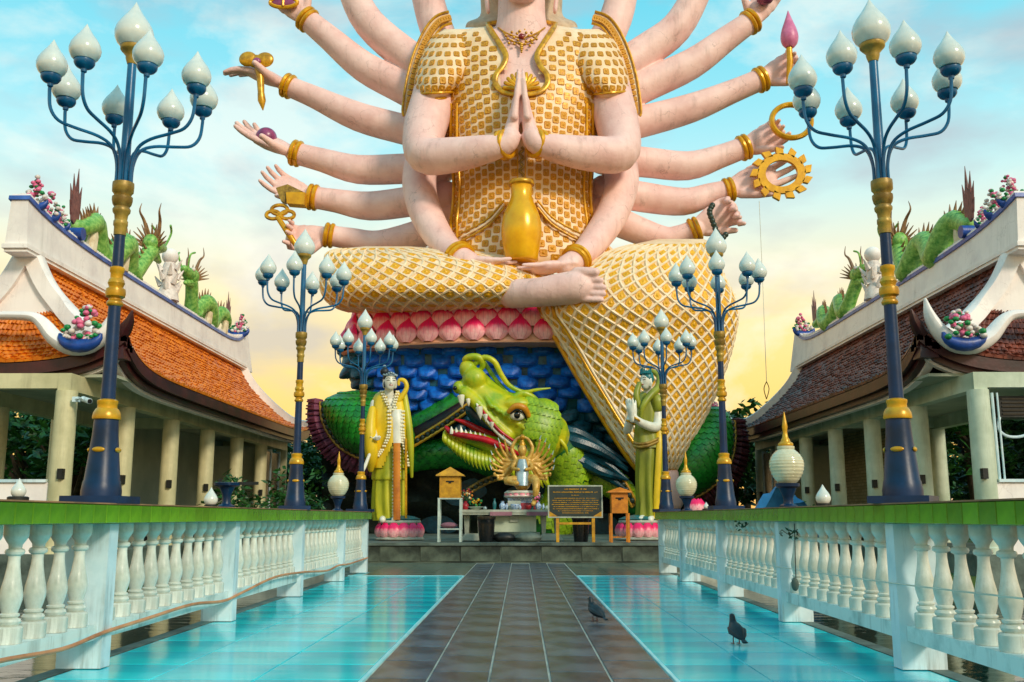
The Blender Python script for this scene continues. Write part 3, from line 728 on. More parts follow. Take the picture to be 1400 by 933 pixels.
    a, b = sx(8.6, 12.4); MB().bb(a, b, 19.0, 38.2, -.5, .3).build('plinth', 'concrete', t, smooth=False)
    a, b = sx(9.15, 11.8); MB().bb(a, b, 19.32, 19.48, .3, 1.66).build('parapet', 'stucco', t, smooth=False)
    a, b = sx(9.22, 11.75); MB().bb(a, b, 19.27, 19.53, 1.662, 1.72).build('parapet_cap', 'white_paint', t, smooth=False)
    a, b = sx(11.2, 11.35); MB().bb(a, b, 28.2, 37.4, .3, 3.79).build('brick_wall', 'brick_wall' if s > 0 else 'ceiling', t, smooth=False)
    a, b = sx(9.2, 11.19); MB().bb(a, b, 35.2, 35.35, .3, 3.49).build('end_wall', 'ceiling', t, smooth=False)
    a, b = sx(9.02, 9.12); MB().bb(a, b, 34.5, 36.9, .3, 3.3).build('dark_door', 'black_glossy', t, smooth=False)
    mb = MB(); a, b = sx(8.98, 9.16)
    for y in (34.42, 35.7, 36.95): mb.bb(a, b, y, y+.07, .3, 3.4)
    mb.build('door_frame', 'white_paint', t, smooth=False)
    a, b = sx(9.6, 10.0); MB().bb(a, b, 26, 34, .7, .78).bb(a, b, 26, 26.1, .3, .7).bb(a, b, 30, 30.1, .3, .7).bb(a, b, 33.9, 34, .3, .7).build('bench', 'dark_metal', t, smooth=False)
    return t
pavL = pavilion(-1); pavR = pavilion(1)
t = thing('security_camera', (-8.75, 19.15, 3.25), 'white security camera on the nearest column of the left pavilion', 'security camera')
MB().box((-8.72, 19.2, 3.27), (.12, .1, .1)).tube([(-8.7, 19.15, 3.27), (-8.5, 19.0, 3.27)], .02, 8).build('bracket', 'white_paint', t)
MB().tube([(-8.55, 19.12, 3.27), (-8.32, 18.9, 3.2)], .055, 12).build('housing', 'white_paint', t)
MB().tube([(-8.33, 18.91, 3.203), (-8.31, 18.89, 3.198)], .045, 12).build('lens', 'black_glossy', t)
t = thing('air_conditioner', (9.9, 19.7, 2.9), 'dark box air conditioner hanging at the near end of the right pavilion', 'air conditioner')
MB().box((9.85, 19.8, 3.15), (.75, .5, .42)).build('casing', 'dark_metal', t, smooth=False)
mb = MB()
for k in range(5): mb.box((9.85, 19.54, 3.0+.075*k), (.66, .02, .03))
mb.build('grille', 'black_glossy', t, smooth=False)
MB().tube(vcr([(9.5, 19.6, 3.0), (9.4, 19.5, 2.7), (9.6, 19.5, 2.55), (9.95, 19.5, 2.6), (10.2, 19.6, 2.9)], 5), .03, 8).build('pipe', 'white_paint', t)
MB().tube([(9.25, 19.35, 3.4), (9.27, 19.35, .4)], .03, 8).tube([(9.35, 19.35, 3.4), (9.37, 19.35, .4)], .02, 8).build('down_pipe', 'white_paint', t)

# ------------------------------------------------------------------ ridge dragons
mat('dragon_green', '#A2D06A', '#4A9038', rough=.4, scale=9, bump=.4, bscale=18, dist=.03)
mat('dragon_spine', '#A88055', '#6C4A34', rough=.5, scale=6)
mat('dragon_fin', '#8D5A55', '#5E3A3C', rough=.5, scale=6)
mat('dragon_belly', '#E4D5B5', '#C6AE86', rough=.5, scale=6)
def ridge_dragon(s, ya, yb, size, lab):
    z0 = 7.29; size *= .92; n = 40; dy = yb-ya; dirn = 1 if dy > 0 else -1; Ld = abs(dy); x0 = s*10.4
    t = thing('ridge_dragon', (x0, ya, z0), lab, 'dragon sculpture', 'dragons on the pavilion ridges')
    def pt(u):
        amp = (.36-.08*u)*size
        return V((x0+.10*math.sin(u*14), ya+dy*u*.86, z0+.42*size+amp*math.sin(u*2*PI*2.4-1.2)+.45*size*max(0, (u-.8)/.2)+.35*size*max(0, (.12-u)/.12)))
    path = [pt(k/n) for k in range(n+1)]
    rad = [size*(.08+.25*math.sin(PI*min(.86, (k/n)*.9+.05))**.6) for k in range(n+1)]
    MB().tube(path, rad, 12, rnd=True).build('body', 'dragon_green', t)
    sp = MB()
    for k in range(2, n-1):
        a = path[k]; d = (path[k+1]-path[k-1]).normalized(); u = V((1, 0, 0)).cross(d); u = u if u.z > 0 else -u
        if abs(d.z) > .97: continue
        sp.tube([a+u*rad[k]*.8, a+u*(rad[k]+.24*size)-d*.06], [.055*size, .006], 5)
    sp.build('spines', 'dragon_spine', t)
    bl = MB()
    for u in (.14, .36, .57, .78):
        p = pt(u); bl.tube([V((p.x, p.y, z0-.02)), V((p.x-s*.05, p.y, z0+.35*size)), V((p.x-s*.02, p.y, p.z))], [.16*size, .13*size, .1*size], 8)
    bl.build('supports', 'dragon_belly', t)
    tf = MB(); p = path[0]
    for k, (a, l) in enumerate(((1.0, 1.15), (1.25, 1.35), (1.5, 1.5), (1.75, 1.1), (.75, .8), (.5, .55))):
        e = p+V((0, -dirn*math.cos(a)*l*size*.75, math.sin(a)*l*size*.95))
        tf.tube([p, (p+e)/2+V((0, -dirn*.05, 0)), e], [.08*size, .10*size, .01], 6, flat=.5, up=(1, 0, 0))
    tf.build('tail_fin', 'dragon_fin', t)
    h = path[-1]; d = V((0, dirn, 0)); size = size*1.4
    hd = MB(); hd.sph(h+V((0, 0, .1))*size, (.2*size, .26*size, .22*size), 12, 8)
    hd.tube([h+V((0, 0, .12))*size, h+(d*.3+V((0, 0, .12)))*size, h+(d*.55+V((0, 0, .16)))*size], [.2*size, .15*size, .1*size], 10, rnd=True)
    hd.tube([h+V((0, 0, -.06))*size, h+(d*.4+V((0, 0, -.16)))*size], [.14*size, .06*size], 8, rnd=True)
    hd = hd.build('head', 'dragon_green', t)
    for sx_ in (-1, 1):
        MB().tube(vcr([h+V((sx_*.1, 0, .25))*size, h+V((sx_*.16, -dirn*.1, .55))*size, h+V((sx_*.2, -dirn*.28, .72))*size, h+V((sx_*.2, -dirn*.2, .92))*size], 4), [.05*size*(1-k/13) for k in range(13)], 7).build('horn', 'dragon_spine', hd)
        MB().sph(h+(V((sx_*.13, 0, .22))+d*.25)*size, .055*size, 8, 6).build('eye', 'flower_white', hd)
        MB().tube(vcr([h+(V((sx_*.08, 0, .2))+d*.5)*size, h+(V((sx_*.15, 0, .5))+d*.6)*size, h+(V((sx_*.2, 0, .62))+d*.4)*size], 4), [.025*size]*9, 6).build('whisker', 'dragon_green', hd)
    mn = MB()
    for k in range(12):
        a = k*PI/11; mn.tube([h, h+V((math.cos(a)*.38, -dirn*.25, .1+math.sin(a)*.38))*size], [.06*size, .01], 5)
    mn.build('mane', 'dragon_spine', hd)
    size = size/1.4
    for u in (.3, .72):
        p = pt(u)
        for sx_ in (-1, 1): MB().tube([p, p+V((sx_*.22, dirn*.12, -.1))*size, V((p.x+sx_*.24*size, p.y+dirn*.3*size, z0+.05)), V((p.x+sx_*.24*size, p.y+dirn*.48*size, z0+.03))], [.1*size, .08*size, .06*size, .04*size], 8, rnd=True).build('leg', 'dragon_green', t)
ridge_dragon(-1, 22.2, 27.4, 1.05, 'green dragon with tall brown tail on the near part of the left ridge')
ridge_dragon(-1, 34.2, 29.3, .95, 'green dragon on the far part of the left ridge facing the pearl')
ridge_dragon(1, 22.2, 27.4, 1.05, 'green dragon with brown tail fin on the near part of the right ridge')
ridge_dragon(1, 34.2, 29.3, .95, 'green dragon on the far part of the right ridge, partly behind the lamp post')
for s in (-1, 1):
    x = s*10.4; y = 28.35
    t = thing('pearl_pedestal', (x, y, 7.29), 'pale pearl on a flame carved pedestal between the two dragons of the %s ridge' % ('left' if s < 0 else 'right'), 'pearl ornament', 'pearls between the ridge dragons')
    MB().lathe([(.34, 7.27), (.30, 7.5), (.2, 7.75), (.24, 8.05), (.2, 8.3), (.16, 8.42)], 10, (x, y, 0)).build('pedestal', 'flower_white', t)
    MB().sph((x, y, 8.62), .24, 20, 14).build('pearl', 'stucco', t)
    fl = MB()
    for k in range(14):
        a = k*2.4; z = 7.5+.055*k
        fl.tube([(x+.22*math.cos(a), y+.22*math.sin(a), z), (x+.4*math.cos(a), y+.4*math.sin(a), z+.28)], [.09, .015], 6)
    fl.build('flames', 'petal_pink' if False else 'flower_white', t)

# ================================================================== trees
def leaf_crown(seed, n, rx, rz_, h, size=.22):
    r = random.Random(seed); mb = MB(); blobs = []
    for k in range(11): a = r.uniform(0, 2*PI); q = r.uniform(.15, .8); blobs.append((V((rx*q*math.cos(a), rx*q*math.sin(a), h+rz_*r.uniform(-.6, .75))), r.uniform(.3, .55)*rx))
    for k in range(n):
        c, R = r.choice(blobs); d = V((r.gauss(0, 1), r.gauss(0, 1), r.gauss(0, 1))).normalized()
        p = c+d*R*r.uniform(.55, 1.08); s_ = size*r.uniform(.5, 1.2)
        m = Euler((r.uniform(-1, 1), r.uniform(-1, 1), r.uniform(0, 6.3))).to_matrix()
        mb.add([p+m@V(q) for q in ((0, -s_, 0), (s_*.42, 0, .05*s_), (0, s_, -.1*s_), (-s_*.42, 0, .05*s_))], [(0, 1, 2, 3)])
    return mb
crowns = [leaf_crown(k, 2600, 2.3, 1.7, 3.2).mesh('crown', ['leaf_green', 'leaf_dark', 'leaf_green'][k], smooth=False) for k in range(3)]
trunks = []
for k in range(3):
    r = random.Random(40+k); mb = MB(); mb.tube(vcr([(0, 0, -.3), (.08, .05, 1.2), (-.05, .1, 2.4), (0, 0, 3.6)], 4), [.2-.012*i for i in range(13)], 9)
    for j in range(7):
        a = r.uniform(0, 6.3); z = r.uniform(1.6, 3); mb.tube([(0, 0, z), (math.cos(a)*.8, math.sin(a)*.8, z+.6), (math.cos(a)*1.5, math.sin(a)*1.5, z+1.4)], [.09, .06, .02], 6)
    trunks.append(mb.mesh('trunk', 'bark'))
spots = []
r = random.Random(5)
for s in (-1, 1):
    for k, (x, y) in enumerate(((13.9, 40.5), (17.5, 44), (15.2, 34.5), (19, 37), (24, 40), (29, 44), (34, 47), (20, 48), (26, 49.3), (14.5, 49.5), (10.5, 46), (8.6, 42.5), (16.5, 29))):
        spots.append((s*(x+r.uniform(-.5, .5)), y, r.uniform(.95, 1.35), k))
TL = ['green tree close behind the far end of the %s pavilion', 'round tree seen between the rear columns of the %s pavilion', 'dense tree just outside the middle bays of the %s pavilion', 'leafy tree farther out behind the %s pavilion', 'tall tree left in view beyond the parapet of the %s pavilion', 'tree standing far out past the %s pavilion', 'outermost tree on the bank beyond the %s pavilion', 'small tree on the bank behind the %s pavilion', 'loose crowned tree at the water edge beyond the %s pavilion', 'distant tree between the %s pavilion and the rock', 'low tree peeping past the far eave of the %s pavilion', 'bushy tree right beside the far corner of the %s pavilion', 'nearest tree outside the open bays of the %s pavilion']
for i, (x, y, sc, k) in enumerate(spots):
    t = thing('broadleaf_tree', (x, y, .1 if y > 50 else -.35), TL[k] % ('left' if x < 0 else 'right'), 'tree', 'trees beyond the pavilions')
    for nm, me in (('crown', crowns[i % 3]), ('trunk', trunks[i % 3])):
        o = bpy.data.objects.new(nm, me); COL.objects.link(o); o.parent = t
    t.scale = (sc, sc, sc*random.uniform(.85, 1.1)); t.rotation_euler = (0, 0, i*1.3)
isl = struct('island', MB().bb(6.9, 8.7, 19, 52, -1.5, -.1).bb(-8.7, -6.9, 19, 52, -1.5, -.1).bb(12.4, 70, 24, 52, -1.5, -.12).bb(-70, -12.4, 24, 52, -1.5, -.12), 'grass')
# palm seen through the right pavilion, bushes near the statue
def fronds(mb, c, n, L0, droop, wd, seed=1):
    r = random.Random(seed)
    for k in range(n):
        a = 2*PI*k/n+r.uniform(-.2, .2); e = r.uniform(.1, 1.1); d = V((math.cos(a)*math.cos(e), math.sin(a)*math.cos(e), math.sin(e)))
        pts = [V(c)+d*L0*f-V((0, 0, droop*f*f)) for f in (0, .25, .5, .75, 1)]
        sd_ = d.cross(V((0, 0, 1))).normalized()
        for i in range(4):
            for q in range(3):
                p = pts[i].lerp(pts[i+1], q/3); dd = (pts[i+1]-pts[i]).normalized(); wl = wd*(1-(i*3+q)/14)
                for s in (-1, 1):
                    mb.add([p, p+dd*.05*L0/2, p+sd_*s*wl+dd*wl*.6-V((0, 0, wl*.35))], [(0, 1, 2)])
def palm(x, y, z0, h, lab, L0=1.5):
    t = thing('palm_tree', (x, y, z0), lab, 'palm tree')
    MB().tube([(x, y, z0), (x+.1, y, z0+h*.5), (x+.05, y, z0+h)], [.14, .11, .09], 9).build('trunk', 'bark', t)
    mb = MB(); fronds(mb, (x+.05, y, z0+h), 16, L0, L0*.55, L0*.28); mb.build('crown', 'leaf_green', t, smooth=False)
palm(14.6, 31.0, -.1, 3.0, 'small palm seen through the near opening of the right pavilion', 1.1)
palm(-5.9, 24.3, -.1, 1.0, 'small palm beside the middle lamp post left of the seated statue', 1.1)
palm(6.1, 24.6, -.1, .8, 'small palm beside the middle lamp post right of the seated statue', 1.0)
def bush(x, y, z, r_, lab, m='leaf_green', grp=None):
    t = thing('bush', (x, y, z), lab, 'bush', grp)
    leaf_crown(int(abs(x)*10), 900, r_, r_*.8, r_*.9, .1).build('foliage', m, t, smooth=False)
    t.children[0].location = (0, 0, 0)
    MB().tube([(0, 0, 0), (0, 0, r_)], .03, 6).build('stem', 'bark', None)
    o = bpy.data.objects[-1] if False else COL.objects[-1]; o.parent = t
bushes = [(-7.5, 26.6, 0, 1.2, 'big leafy bush left of the rock under the seated statue'), (-6.6, 29.0, 0, 1.3, 'dark bush close behind the left dragon coil'), (7.3, 27.0, 0, .9, 'leafy bush right of the dragon coil near the blue tarpaulin')]
def bush2(x, y, z, r_, lab, m='leaf_green'):
    t = thing('bush', (x, y, z), lab, 'bush')
    me = leaf_crown(int(abs(x)*10), 900, r_, r_*.8, r_*.9, .12).mesh('foliage', m, smooth=False)
    ms = MB().tube([(0, 0, 0), (0, 0, r_)], .03, 6).mesh('stem', 'bark')
    for nm, q in (('foliage', me), ('stem', ms)):
        o = bpy.data.objects.new(nm, q); COL.objects.link(o); o.parent = t
for b in bushes: bush2(*b)
q = P(1062-12, 675, 21)
t = thing('blue_tarpaulin', (7.2, 23.2, 0), 'pale blue tarpaulin heap beyond the right balustrade', 'tarpaulin')
q = MB(); q.grid(14, 8, lambda u, v: V((5.2+1.8*u, 23.4+.8*v, .35+1.3*math.sin(PI*u)**.6*math.sin(PI*min(1, v+.35))**.7*(1+.15*math.sin(u*17)*math.cos(v*9))))); q.build('sheet', 'blue_tarp', t)
# ================================================================== the seated many armed statue
mat('skin', '#F7D0C8', '#E6B6AE', rough=.55, scale=1.1, bump=.35, bscale=10, dist=.03, contrast=(.3, .62), streak=.4, sc_=4, crack=.38)
mat('robe', '#FBE0BC', '#EBC596', rough=.5, scale=1.5, bump=.25, dist=.02)
mat('robe_rib', '#FBE6C6', '#EBCB9C', rough=.45, scale=4, bump=.1)
mat('medallion', '#E8A618', '#B0700C', rough=.35, metal=.15, scale=14, bump=.5, bscale=30, dist=.02, contrast=(.4, .6), rand=.08)
mat('bright_gold', '#EBAE12', '#CB8E0C', rough=.3, metal=.25, scale=3, bump=.15)
mat('jewel_red', '#9A1B1B', '#6A0E12', rough=.2)
mat('hair', '#1B2430', '#0E141C', rough=.5)
mat('veil', '#CDB69A', '#B39A80', rough=.6)
mat('bud_pink', '#E387B0', '#C9608F', rough=.4)
mat('ball_purple', '#A04A78', '#6E2A52', rough=.3)
mat('bead_dark', '#2F3F35', '#1A2620', rough=.35)
def vof(lf, py):
    a, b = 0.0, 1.0
    for _ in range(26):
        m = (a+b)/2
        if lf.row(m)[0] < py: a = m
        else: b = m
    return (a+b)/2
def on(lf, px, py, lift=0.0):
    v = vof(lf, py); u = lf.at(px, v); p = lf.ev(u, v)
    return p+lf.nrm(u, v)*lift if lift else p
def outn(lf, u, v):
    a = lf.ev(u+.004, v)-lf.ev(u-.004, v); b = lf.ev(u, min(1, v+.004))-lf.ev(u, max(0, v-.004)); n = a.cross(b)
    if n.length < 1e-9: return V((0, -1, 0))
    n.normalize(); c = lf.row(v); ctr = P((c[1]+c[2])/2, c[0], c[3])
    return n if n.dot(lf.ev(u, v)-ctr) > 0 else -n
Loft.nrm = outn
base = V((0, 35.5, .43))
ST = thing('guanyin_statue', base, 'giant seated statue with many arms and gold patterned robe behind the altar', 'statue')
def ptub(mb, pts, seg=14, **k):
    """pts: (px, py, D, radius in px)"""
    q = cr(pts, 4); return mb.tube([P(a, b, c) for a, b, c, d in q], [d*SC(a, b, c) for a, b, c, d in q], seg, **k)
def hand(mb, W, d, n, L=1.5, curl=(.3, .3, .3, .3), ts=1, spread=.125, thumb=(.55, .75, .25), tc=.3, fl=1.0):
    d = V(d).normalized(); n = V(n); n = (n-d*n.dot(d)).normalized(); s = d.cross(n)*ts
    mb.tube([W-d*.12*L, W+d*.05*L, W+d*.25*L, W+d*.42*L, W+d*.52*L], [.145*L, .16*L, .215*L, .225*L, .20*L], 14, flat=.52, up=n, rnd=True)
    for i, ln in enumerate((.42, .48, .45, .35)):
        p = W+d*.50*L+s*(.185-spread*i)*L; dd = (d+s*(.10-.06*i)).normalized(); pts = [p-d*.12*L, p]; rr = [.052*L, .055*L]
        for j, f in enumerate((.42, .33, .25)):
            c = curl[i]*(.8, 1.1, .8)[j]; ax = dd.cross(n).normalized() if dd.cross(n).length > .05 else s
            dd = (Matrix.Rotation(c, 3, ax)@dd).normalized(); n2 = n
            p = p+dd*ln*f*L*fl; pts.append(p); rr.append((.052, .047, .036)[j]*L)
        mb.tube(pts, rr, 8, rnd=True)
    p = W+d*.12*L+s*.12*L; dd = (d*thumb[0]+s*thumb[1]+n*thumb[2]).normalized(); e = p+dd*.24*L; dd2 = (dd+d*tc+n*tc*.6).normalized()
    mb.tube([p, e, e+dd2*.19*L], [.085*L, .062*L, .045*L], 9, rnd=True)
torso = Loft([(32, 692, 738, 36, .5), (36, 664, 768, 36, .9), (44, 620, 808, 36, 1.3), (60, 596, 832, 36, 1.6), (90, 592, 838, 36, 1.9), (120, 598, 832, 36, 2.1), (160, 608, 820, 36, 2.2),
              (200, 612, 816, 36, 2.15), (250, 618, 811, 36, 2.05), (300, 614, 813, 36, 2.1), (330, 600, 828, 36, 2.2), (352, 578, 850, 36, 2.2), (366, 572, 855, 36, 2.0)], 5, .8, 72)
body = MB()
Loft([(r_[0]+2, 714+(r_[1]-714)*.95, 714+(r_[2]-714)*.95, r_[3], r_[4]*.92) for r_ in [(32, 692, 738, 36, .5), (36, 664, 768, 36, .9), (44, 620, 808, 36, 1.3), (60, 596, 832, 36, 1.6), (90, 592, 838, 36, 1.9), (120, 598, 832, 36, 2.1), (160, 608, 820, 36, 2.2), (200, 612, 816, 36, 2.1), (300, 614, 813, 36, 2.0), (345, 600, 828, 36, 1.9)]], 4, .8, 48).add(body)
ptub(body, [(713, 75, 35.9, 44), (713, 48, 35.7, 38), (713, 25, 35.6, 33), (713, -5, 35.6, 32), (713, -35, 35.7, 33)], 40, rnd=True)
hc = P(713, -58, 35.6); hs = SC(713, -58, 35.6)
body.sph(hc, (50*hs, 56*hs, 66*hs), 28, 20)
body.sph(P(713, -14, 34.5), (24*hs, 20*hs, 18*hs), 16, 12)             # chin
body.tube([P(713, -75, 34.0), P(713, -52, 33.85)], [4*hs, 8*hs], 10, rnd=True)   # nose
for s in (-1, 1):
    body.tube([P(713+s*50, -70, 35.7), P(713+s*52, -40, 35.7), P(713+s*46, 14, 35.5)], [9*hs, 8*hs, 6*hs], 10, flat=.5, up=(1, 0, 0), rnd=True)  # long ear lobes
    body.sph(P(713+s*19, -70, 34.15), (9*hs, 3*hs, 3*hs), 10, 6)
body.sph(P(713, -30, 34.1), (11*hs, 4*hs, 3.5*hs), 12, 6)
# praying pair
ptub(body, [(604, 90, 35.7, 30), (594, 135, 35.3, 31), (580, 180, 34.6, 29), (582, 212, 34.0, 26), (620, 212, 33.5, 24), (660, 205, 33.05, 20), (690, 198, 32.85, 15), (698, 188, 32.85, 14)], 40, rnd=True)
ptub(body, [(824, 90, 35.7, 30), (834, 135, 35.3, 31), (846, 180, 34.6, 29), (846, 210, 34.0, 26), (805, 210, 33.5, 24), (765, 204, 33.05, 20), (735, 197, 32.85, 15), (727, 187, 32.85, 14)], 40, rnd=True)
for s in (-1, 1):
    # palm and fingers of each praying hand, pressed together edge on
    x = lambda o: 712+s*o
    ptub(body, [(x(18), 198, 32.9, 11), (x(12), 175, 32.9, 10), (x(7.5), 150, 32.9, 7), (x(6.5), 138, 32.9, 6)], 12, rnd=True)
    ptub(body, [(x(16), 195, 33.3, 11), (x(11), 172, 33.4, 9.5), (x(7), 150, 33.4, 7)], 12, rnd=True)
    for k, (D_, top) in enumerate(((32.62, 108), (32.82, 99), (33.05, 96), (33.28, 101))):
        ptub(body, [(x(9), 160, D_, 6), (x(6.5), 140, D_, 4.6), (x(4.6), 120, D_, 3.9), (x(3.2), top, D_, 2.4)], 9, rnd=True)
    ptub(body, [(x(14), 180, 33.6, 6), (x(9), 165, 33.75, 5), (x(5), 150, 33.8, 3.6)], 9, rnd=True)
# lower pair, hands in the lap under the vase
ptub(body, [(600, 170, 36.2, 25), (577, 225, 36.0, 24), (574, 262, 35.6, 23), (586, 300, 34.8, 22), (608, 335, 33.8, 19), (628, 352, 33.1, 17), (642, 360, 32.9, 16)], 40, rnd=True)
ptub(body, [(828, 170, 36.2, 25), (847, 225, 36.0, 24), (849, 258, 35.6, 23), (833, 300, 34.8, 22), (806, 338, 33.8, 19), (788, 355, 33.1, 16), (774, 364, 32.9, 15)], 40, rnd=True)
hand(body, P(640, 358, 32.85), (1, -.05, -.10), (0, .15, 1), 1.75, (.05, .06, .06, .08), -1, tc=.1, thumb=(.9, .35, .1))
hand(body, P(774, 363, 32.75), (-1, -.05, -.14), (0, .15, 1), 1.75, (.05, .05, .06, .06), 1, tc=.1, thumb=(.9, .35, .1))
# fan of side arms: path and hand of each
FR = (0, -1, 0)
def dirpx(a, b): return (P(b[0], b[1], 37)-P(a[0], a[1], 37)).normalized()
ARMS = [
 ([(612, 80, 36.9, 27), (592, 25, 37.3, 25), (576, -40, 37.5, 23), (560, -95, 37.5, 19)], (560, -95), (553, -130), dict(curl=(.1, .1, .2, .2))),
 ([(605, 110, 36.9, 27), (560, 80, 37.3, 26), (505, 32, 37.4, 24), (478, -20, 37.5, 21), (462, -60, 37.5, 17)], (462, -60), (450, -95), dict(curl=(.3, .3, .3, .3))),
 ([(605, 150, 36.9, 26), (555, 122, 37.3, 25), (498, 92, 37.4, 23), (450, 52, 37.5, 19), (420, 27, 37.5, 15)], (418, 26), (396, 3), dict(curl=(.4, .5, .5, .5), ts=1)),
 ([(605, 190, 36.9, 24), (555, 178, 37.3, 23), (490, 160, 37.4, 22), (430, 133, 37.5, 17), (394, 118, 37.5, 14)], (390, 116), (350, 100), dict(curl=(-.25, -.25, -.25, -.22), ts=-1, n=(.1, -.3, 1), L=1.75)),
 ([(605, 230, 36.9, 23), (555, 231, 37.3, 23), (490, 232, 37.4, 22), (440, 219, 37.5, 18), (405, 210, 37.5, 15)], (402, 209), (365, 194), dict(curl=(.12, .14, .2, .25), ts=-1, n=(.1, -.45, 1), L=1.75)),
 ([(610, 268, 36.9, 23), (560, 276, 37.3, 23), (505, 282, 37.4, 22), (460, 275, 37.5, 18), (428, 270, 37.5, 15)], (425, 269), (392, 256), dict(curl=(.3, .35, .35, .35), ts=-1, n=(-.1, -1, .5), L=1.5, thumb=(.85, .5, .1), tc=.5)),
 ([(625, 298, 36.9, 23), (580, 318, 37.2, 22), (520, 333, 37.3, 20), (480, 327, 37.3, 17), (450, 322, 37.2, 14)], (448, 321), (410, 326), dict(curl=(.9, 1.1, 1.1, 1.1), ts=-1, n=(-.3, -1, .15), L=1.55, thumb=(.7, .75, .2), tc=.2)),
 ([(812, 80, 36.9, 27), (842, 25, 37.3, 25), (856, -40, 37.5, 23), (868, -95, 37.5, 19)], (868, -95), (875, -130), dict(curl=(.1, .1, .2, .2), ts=-1)),
 ([(825, 110, 36.9, 27), (880, 72, 37.3, 26), (925, 38, 37.4, 24), (955, -15, 37.5, 21), (970, -60, 37.5, 17)], (970, -60), (980, -95), dict(curl=(.3, .3, .3, .3), ts=-1)),
 ([(825, 145, 36.9, 26), (880, 118, 37.3, 25), (945, 88, 37.4, 23), (995, 52, 37.5, 19), (1026, 30, 37.5, 15)], (1028, 29), (1044, 3), dict(curl=(.4, .5, .5, .5), ts=-1)),
 ([(825, 178, 36.9, 25), (880, 166, 37.3, 24), (945, 148, 37.4, 22), (1000, 126, 37.5, 18), (1040, 109, 37.5, 15)], (1043, 107), (1075, 93), dict(curl=(1.2, 1.25, 1.25, 1.25), ts=1, n=(.3, -1, .1), L=1.6, thumb=(.75, .6, .35), tc=.3)),
 ([(825, 218, 36.9, 24), (880, 222, 37.3, 23), (940, 227, 37.4, 22), (985, 214, 37.5, 18), (1017, 202, 37.5, 15)], (1019, 201), (1052, 187), dict(curl=(1.0, 1.15, 1.15, 1.15), ts=1, n=(.3, -1, .2), L=1.6, thumb=(.9, .5, .3), tc=.3)),
 ([(825, 260, 36.9, 23), (880, 270, 37.3, 23), (935, 276, 37.4, 21), (970, 266, 37.5, 17), (996, 260, 37.5, 14)], (998, 259), (1040, 243), dict(curl=(.12, .12, .12, .12), ts=1, n=(.1, -1, .35), L=1.85, thumb=(.75, .6, .2), tc=.2)),
 ([(815, 288, 36.9, 23), (855, 308, 37.2, 22), (905, 326, 37.3, 19), (930, 322, 37.2, 16), (950, 314, 37.1, 14)], (953, 312), (982, 296), dict(curl=(1.1, 1.2, 1.2, 1.2), ts=1, n=(.35, -1, -.35), L=1.7, thumb=(.9, .45, .3), tc=.2)),
]
BR = []
for pts, w0, w1, hk in ARMS:
    ptub(body, [(a_, b_, c_, d_*(.9 if i_ < len(pts)-1 else 1)) for i_, (a_, b_, c_, d_) in enumerate(pts)], 40, rnd=True)
    d = dirpx(w0, w1); k = dict(hk); n = k.pop('n', FR); k['L'] = k.get('L', 1.55)*1.5
    hand(body, P(w0[0], w0[1], pts[-1][2]), d, n, k.pop('L', 1.55), **k)
    a = V(P(pts[-1][0], pts[-1][1], pts[-1][2])); b = P(pts[-2][0], pts[-2][1], pts[-2][2]); BR.append((a, (a-b).normalized(), pts[-1][3]*SC(*pts[-1][:3])))
# bare foot
ptub(body, [(700, 402, 32.6, 20), (735, 400, 32.0, 20), (765, 396, 31.8, 22), (788, 393, 31.7, 23), (796, 393, 31.7, 21)], 40, rnd=True)
for x, y, r_, e in ((804, 372, 7.2, 816), (811, 383, 4.6, 824), (815, 392.5, 4.4, 828), (816, 401.5, 4.2, 828), (814, 410, 4.0, 825)):
    ptub(body, [(x-16, y, 31.55, r_), (x-4, y, 31.4, r_), (e-2, y+.5, 31.3, r_*.9)], 9, rnd=True)
bo = body.build('body', 'skin', ST, ang=180)
rm = bo.modifiers.new('remesh', 'REMESH'); rm.mode = 'VOXEL'; rm.voxel_size = .038; rm.use_smooth_shade = True
sm_ = bo.modifiers.new('smooth', 'SMOOTH'); sm_.factor = .5; sm_.iterations = 5
# hair and crown above the frame
MB().sph(hc+V((0, .5, .55)), (58*hs, 58*hs, 62*hs), 24, 16).tube([hc+V((0, .3, 1.6)), hc+V((0, .3, 2.6))], [.8, .45], 16, rnd=True).build('hair', 'hair', ST)
MB().lathe([(1.35, -.25), (1.5, .0), (1.3, .5), (1.05, 1.1), (.7, 1.9), (.05, 2.6)], 20, hc+V((0, .05, 1.1))).build('crown', 'bright_gold', ST)
vl = Loft([(-90, 660, 766, 37.2, 1.3), (-40, 655, 771, 37.2, 1.3), (0, 657, 769, 37.1, 1.1), (22, 656, 770, 37.0, 1.0), (30, 640, 786, 36.8, .9), (38, 636, 790, 36.7, .7)], 4, .8, 32)
m_ = MB(); vl.add(m_); m_.build('veil', 'veil', ST)
# robe: bodice with an open neckline
NK = [(20, 48), (33, 46), (50, 37), (75, 20), (92, 21), (105, 30), (118, 27), (128, 12), (133, 0)]
def nkw(py):
    for (a, b), (c, d) in zip(NK, NK[1:]):
        if a <= py < c: return b+(d-b)*(py-a)/(c-a)
    return 0
def px_of(lf, u, v):
    r_ = lf.row(v); return (r_[1]+r_[2])/2-(r_[2]-r_[1])/2*math.cos(2*PI*u)
m_ = MB(); torso.add(m_, lambda u, v: u < .5 and abs(px_of(torso, u, v)-713) < nkw(torso.row(v)[0]))
ROBE = m_.build('bodice', 'robe', ST)
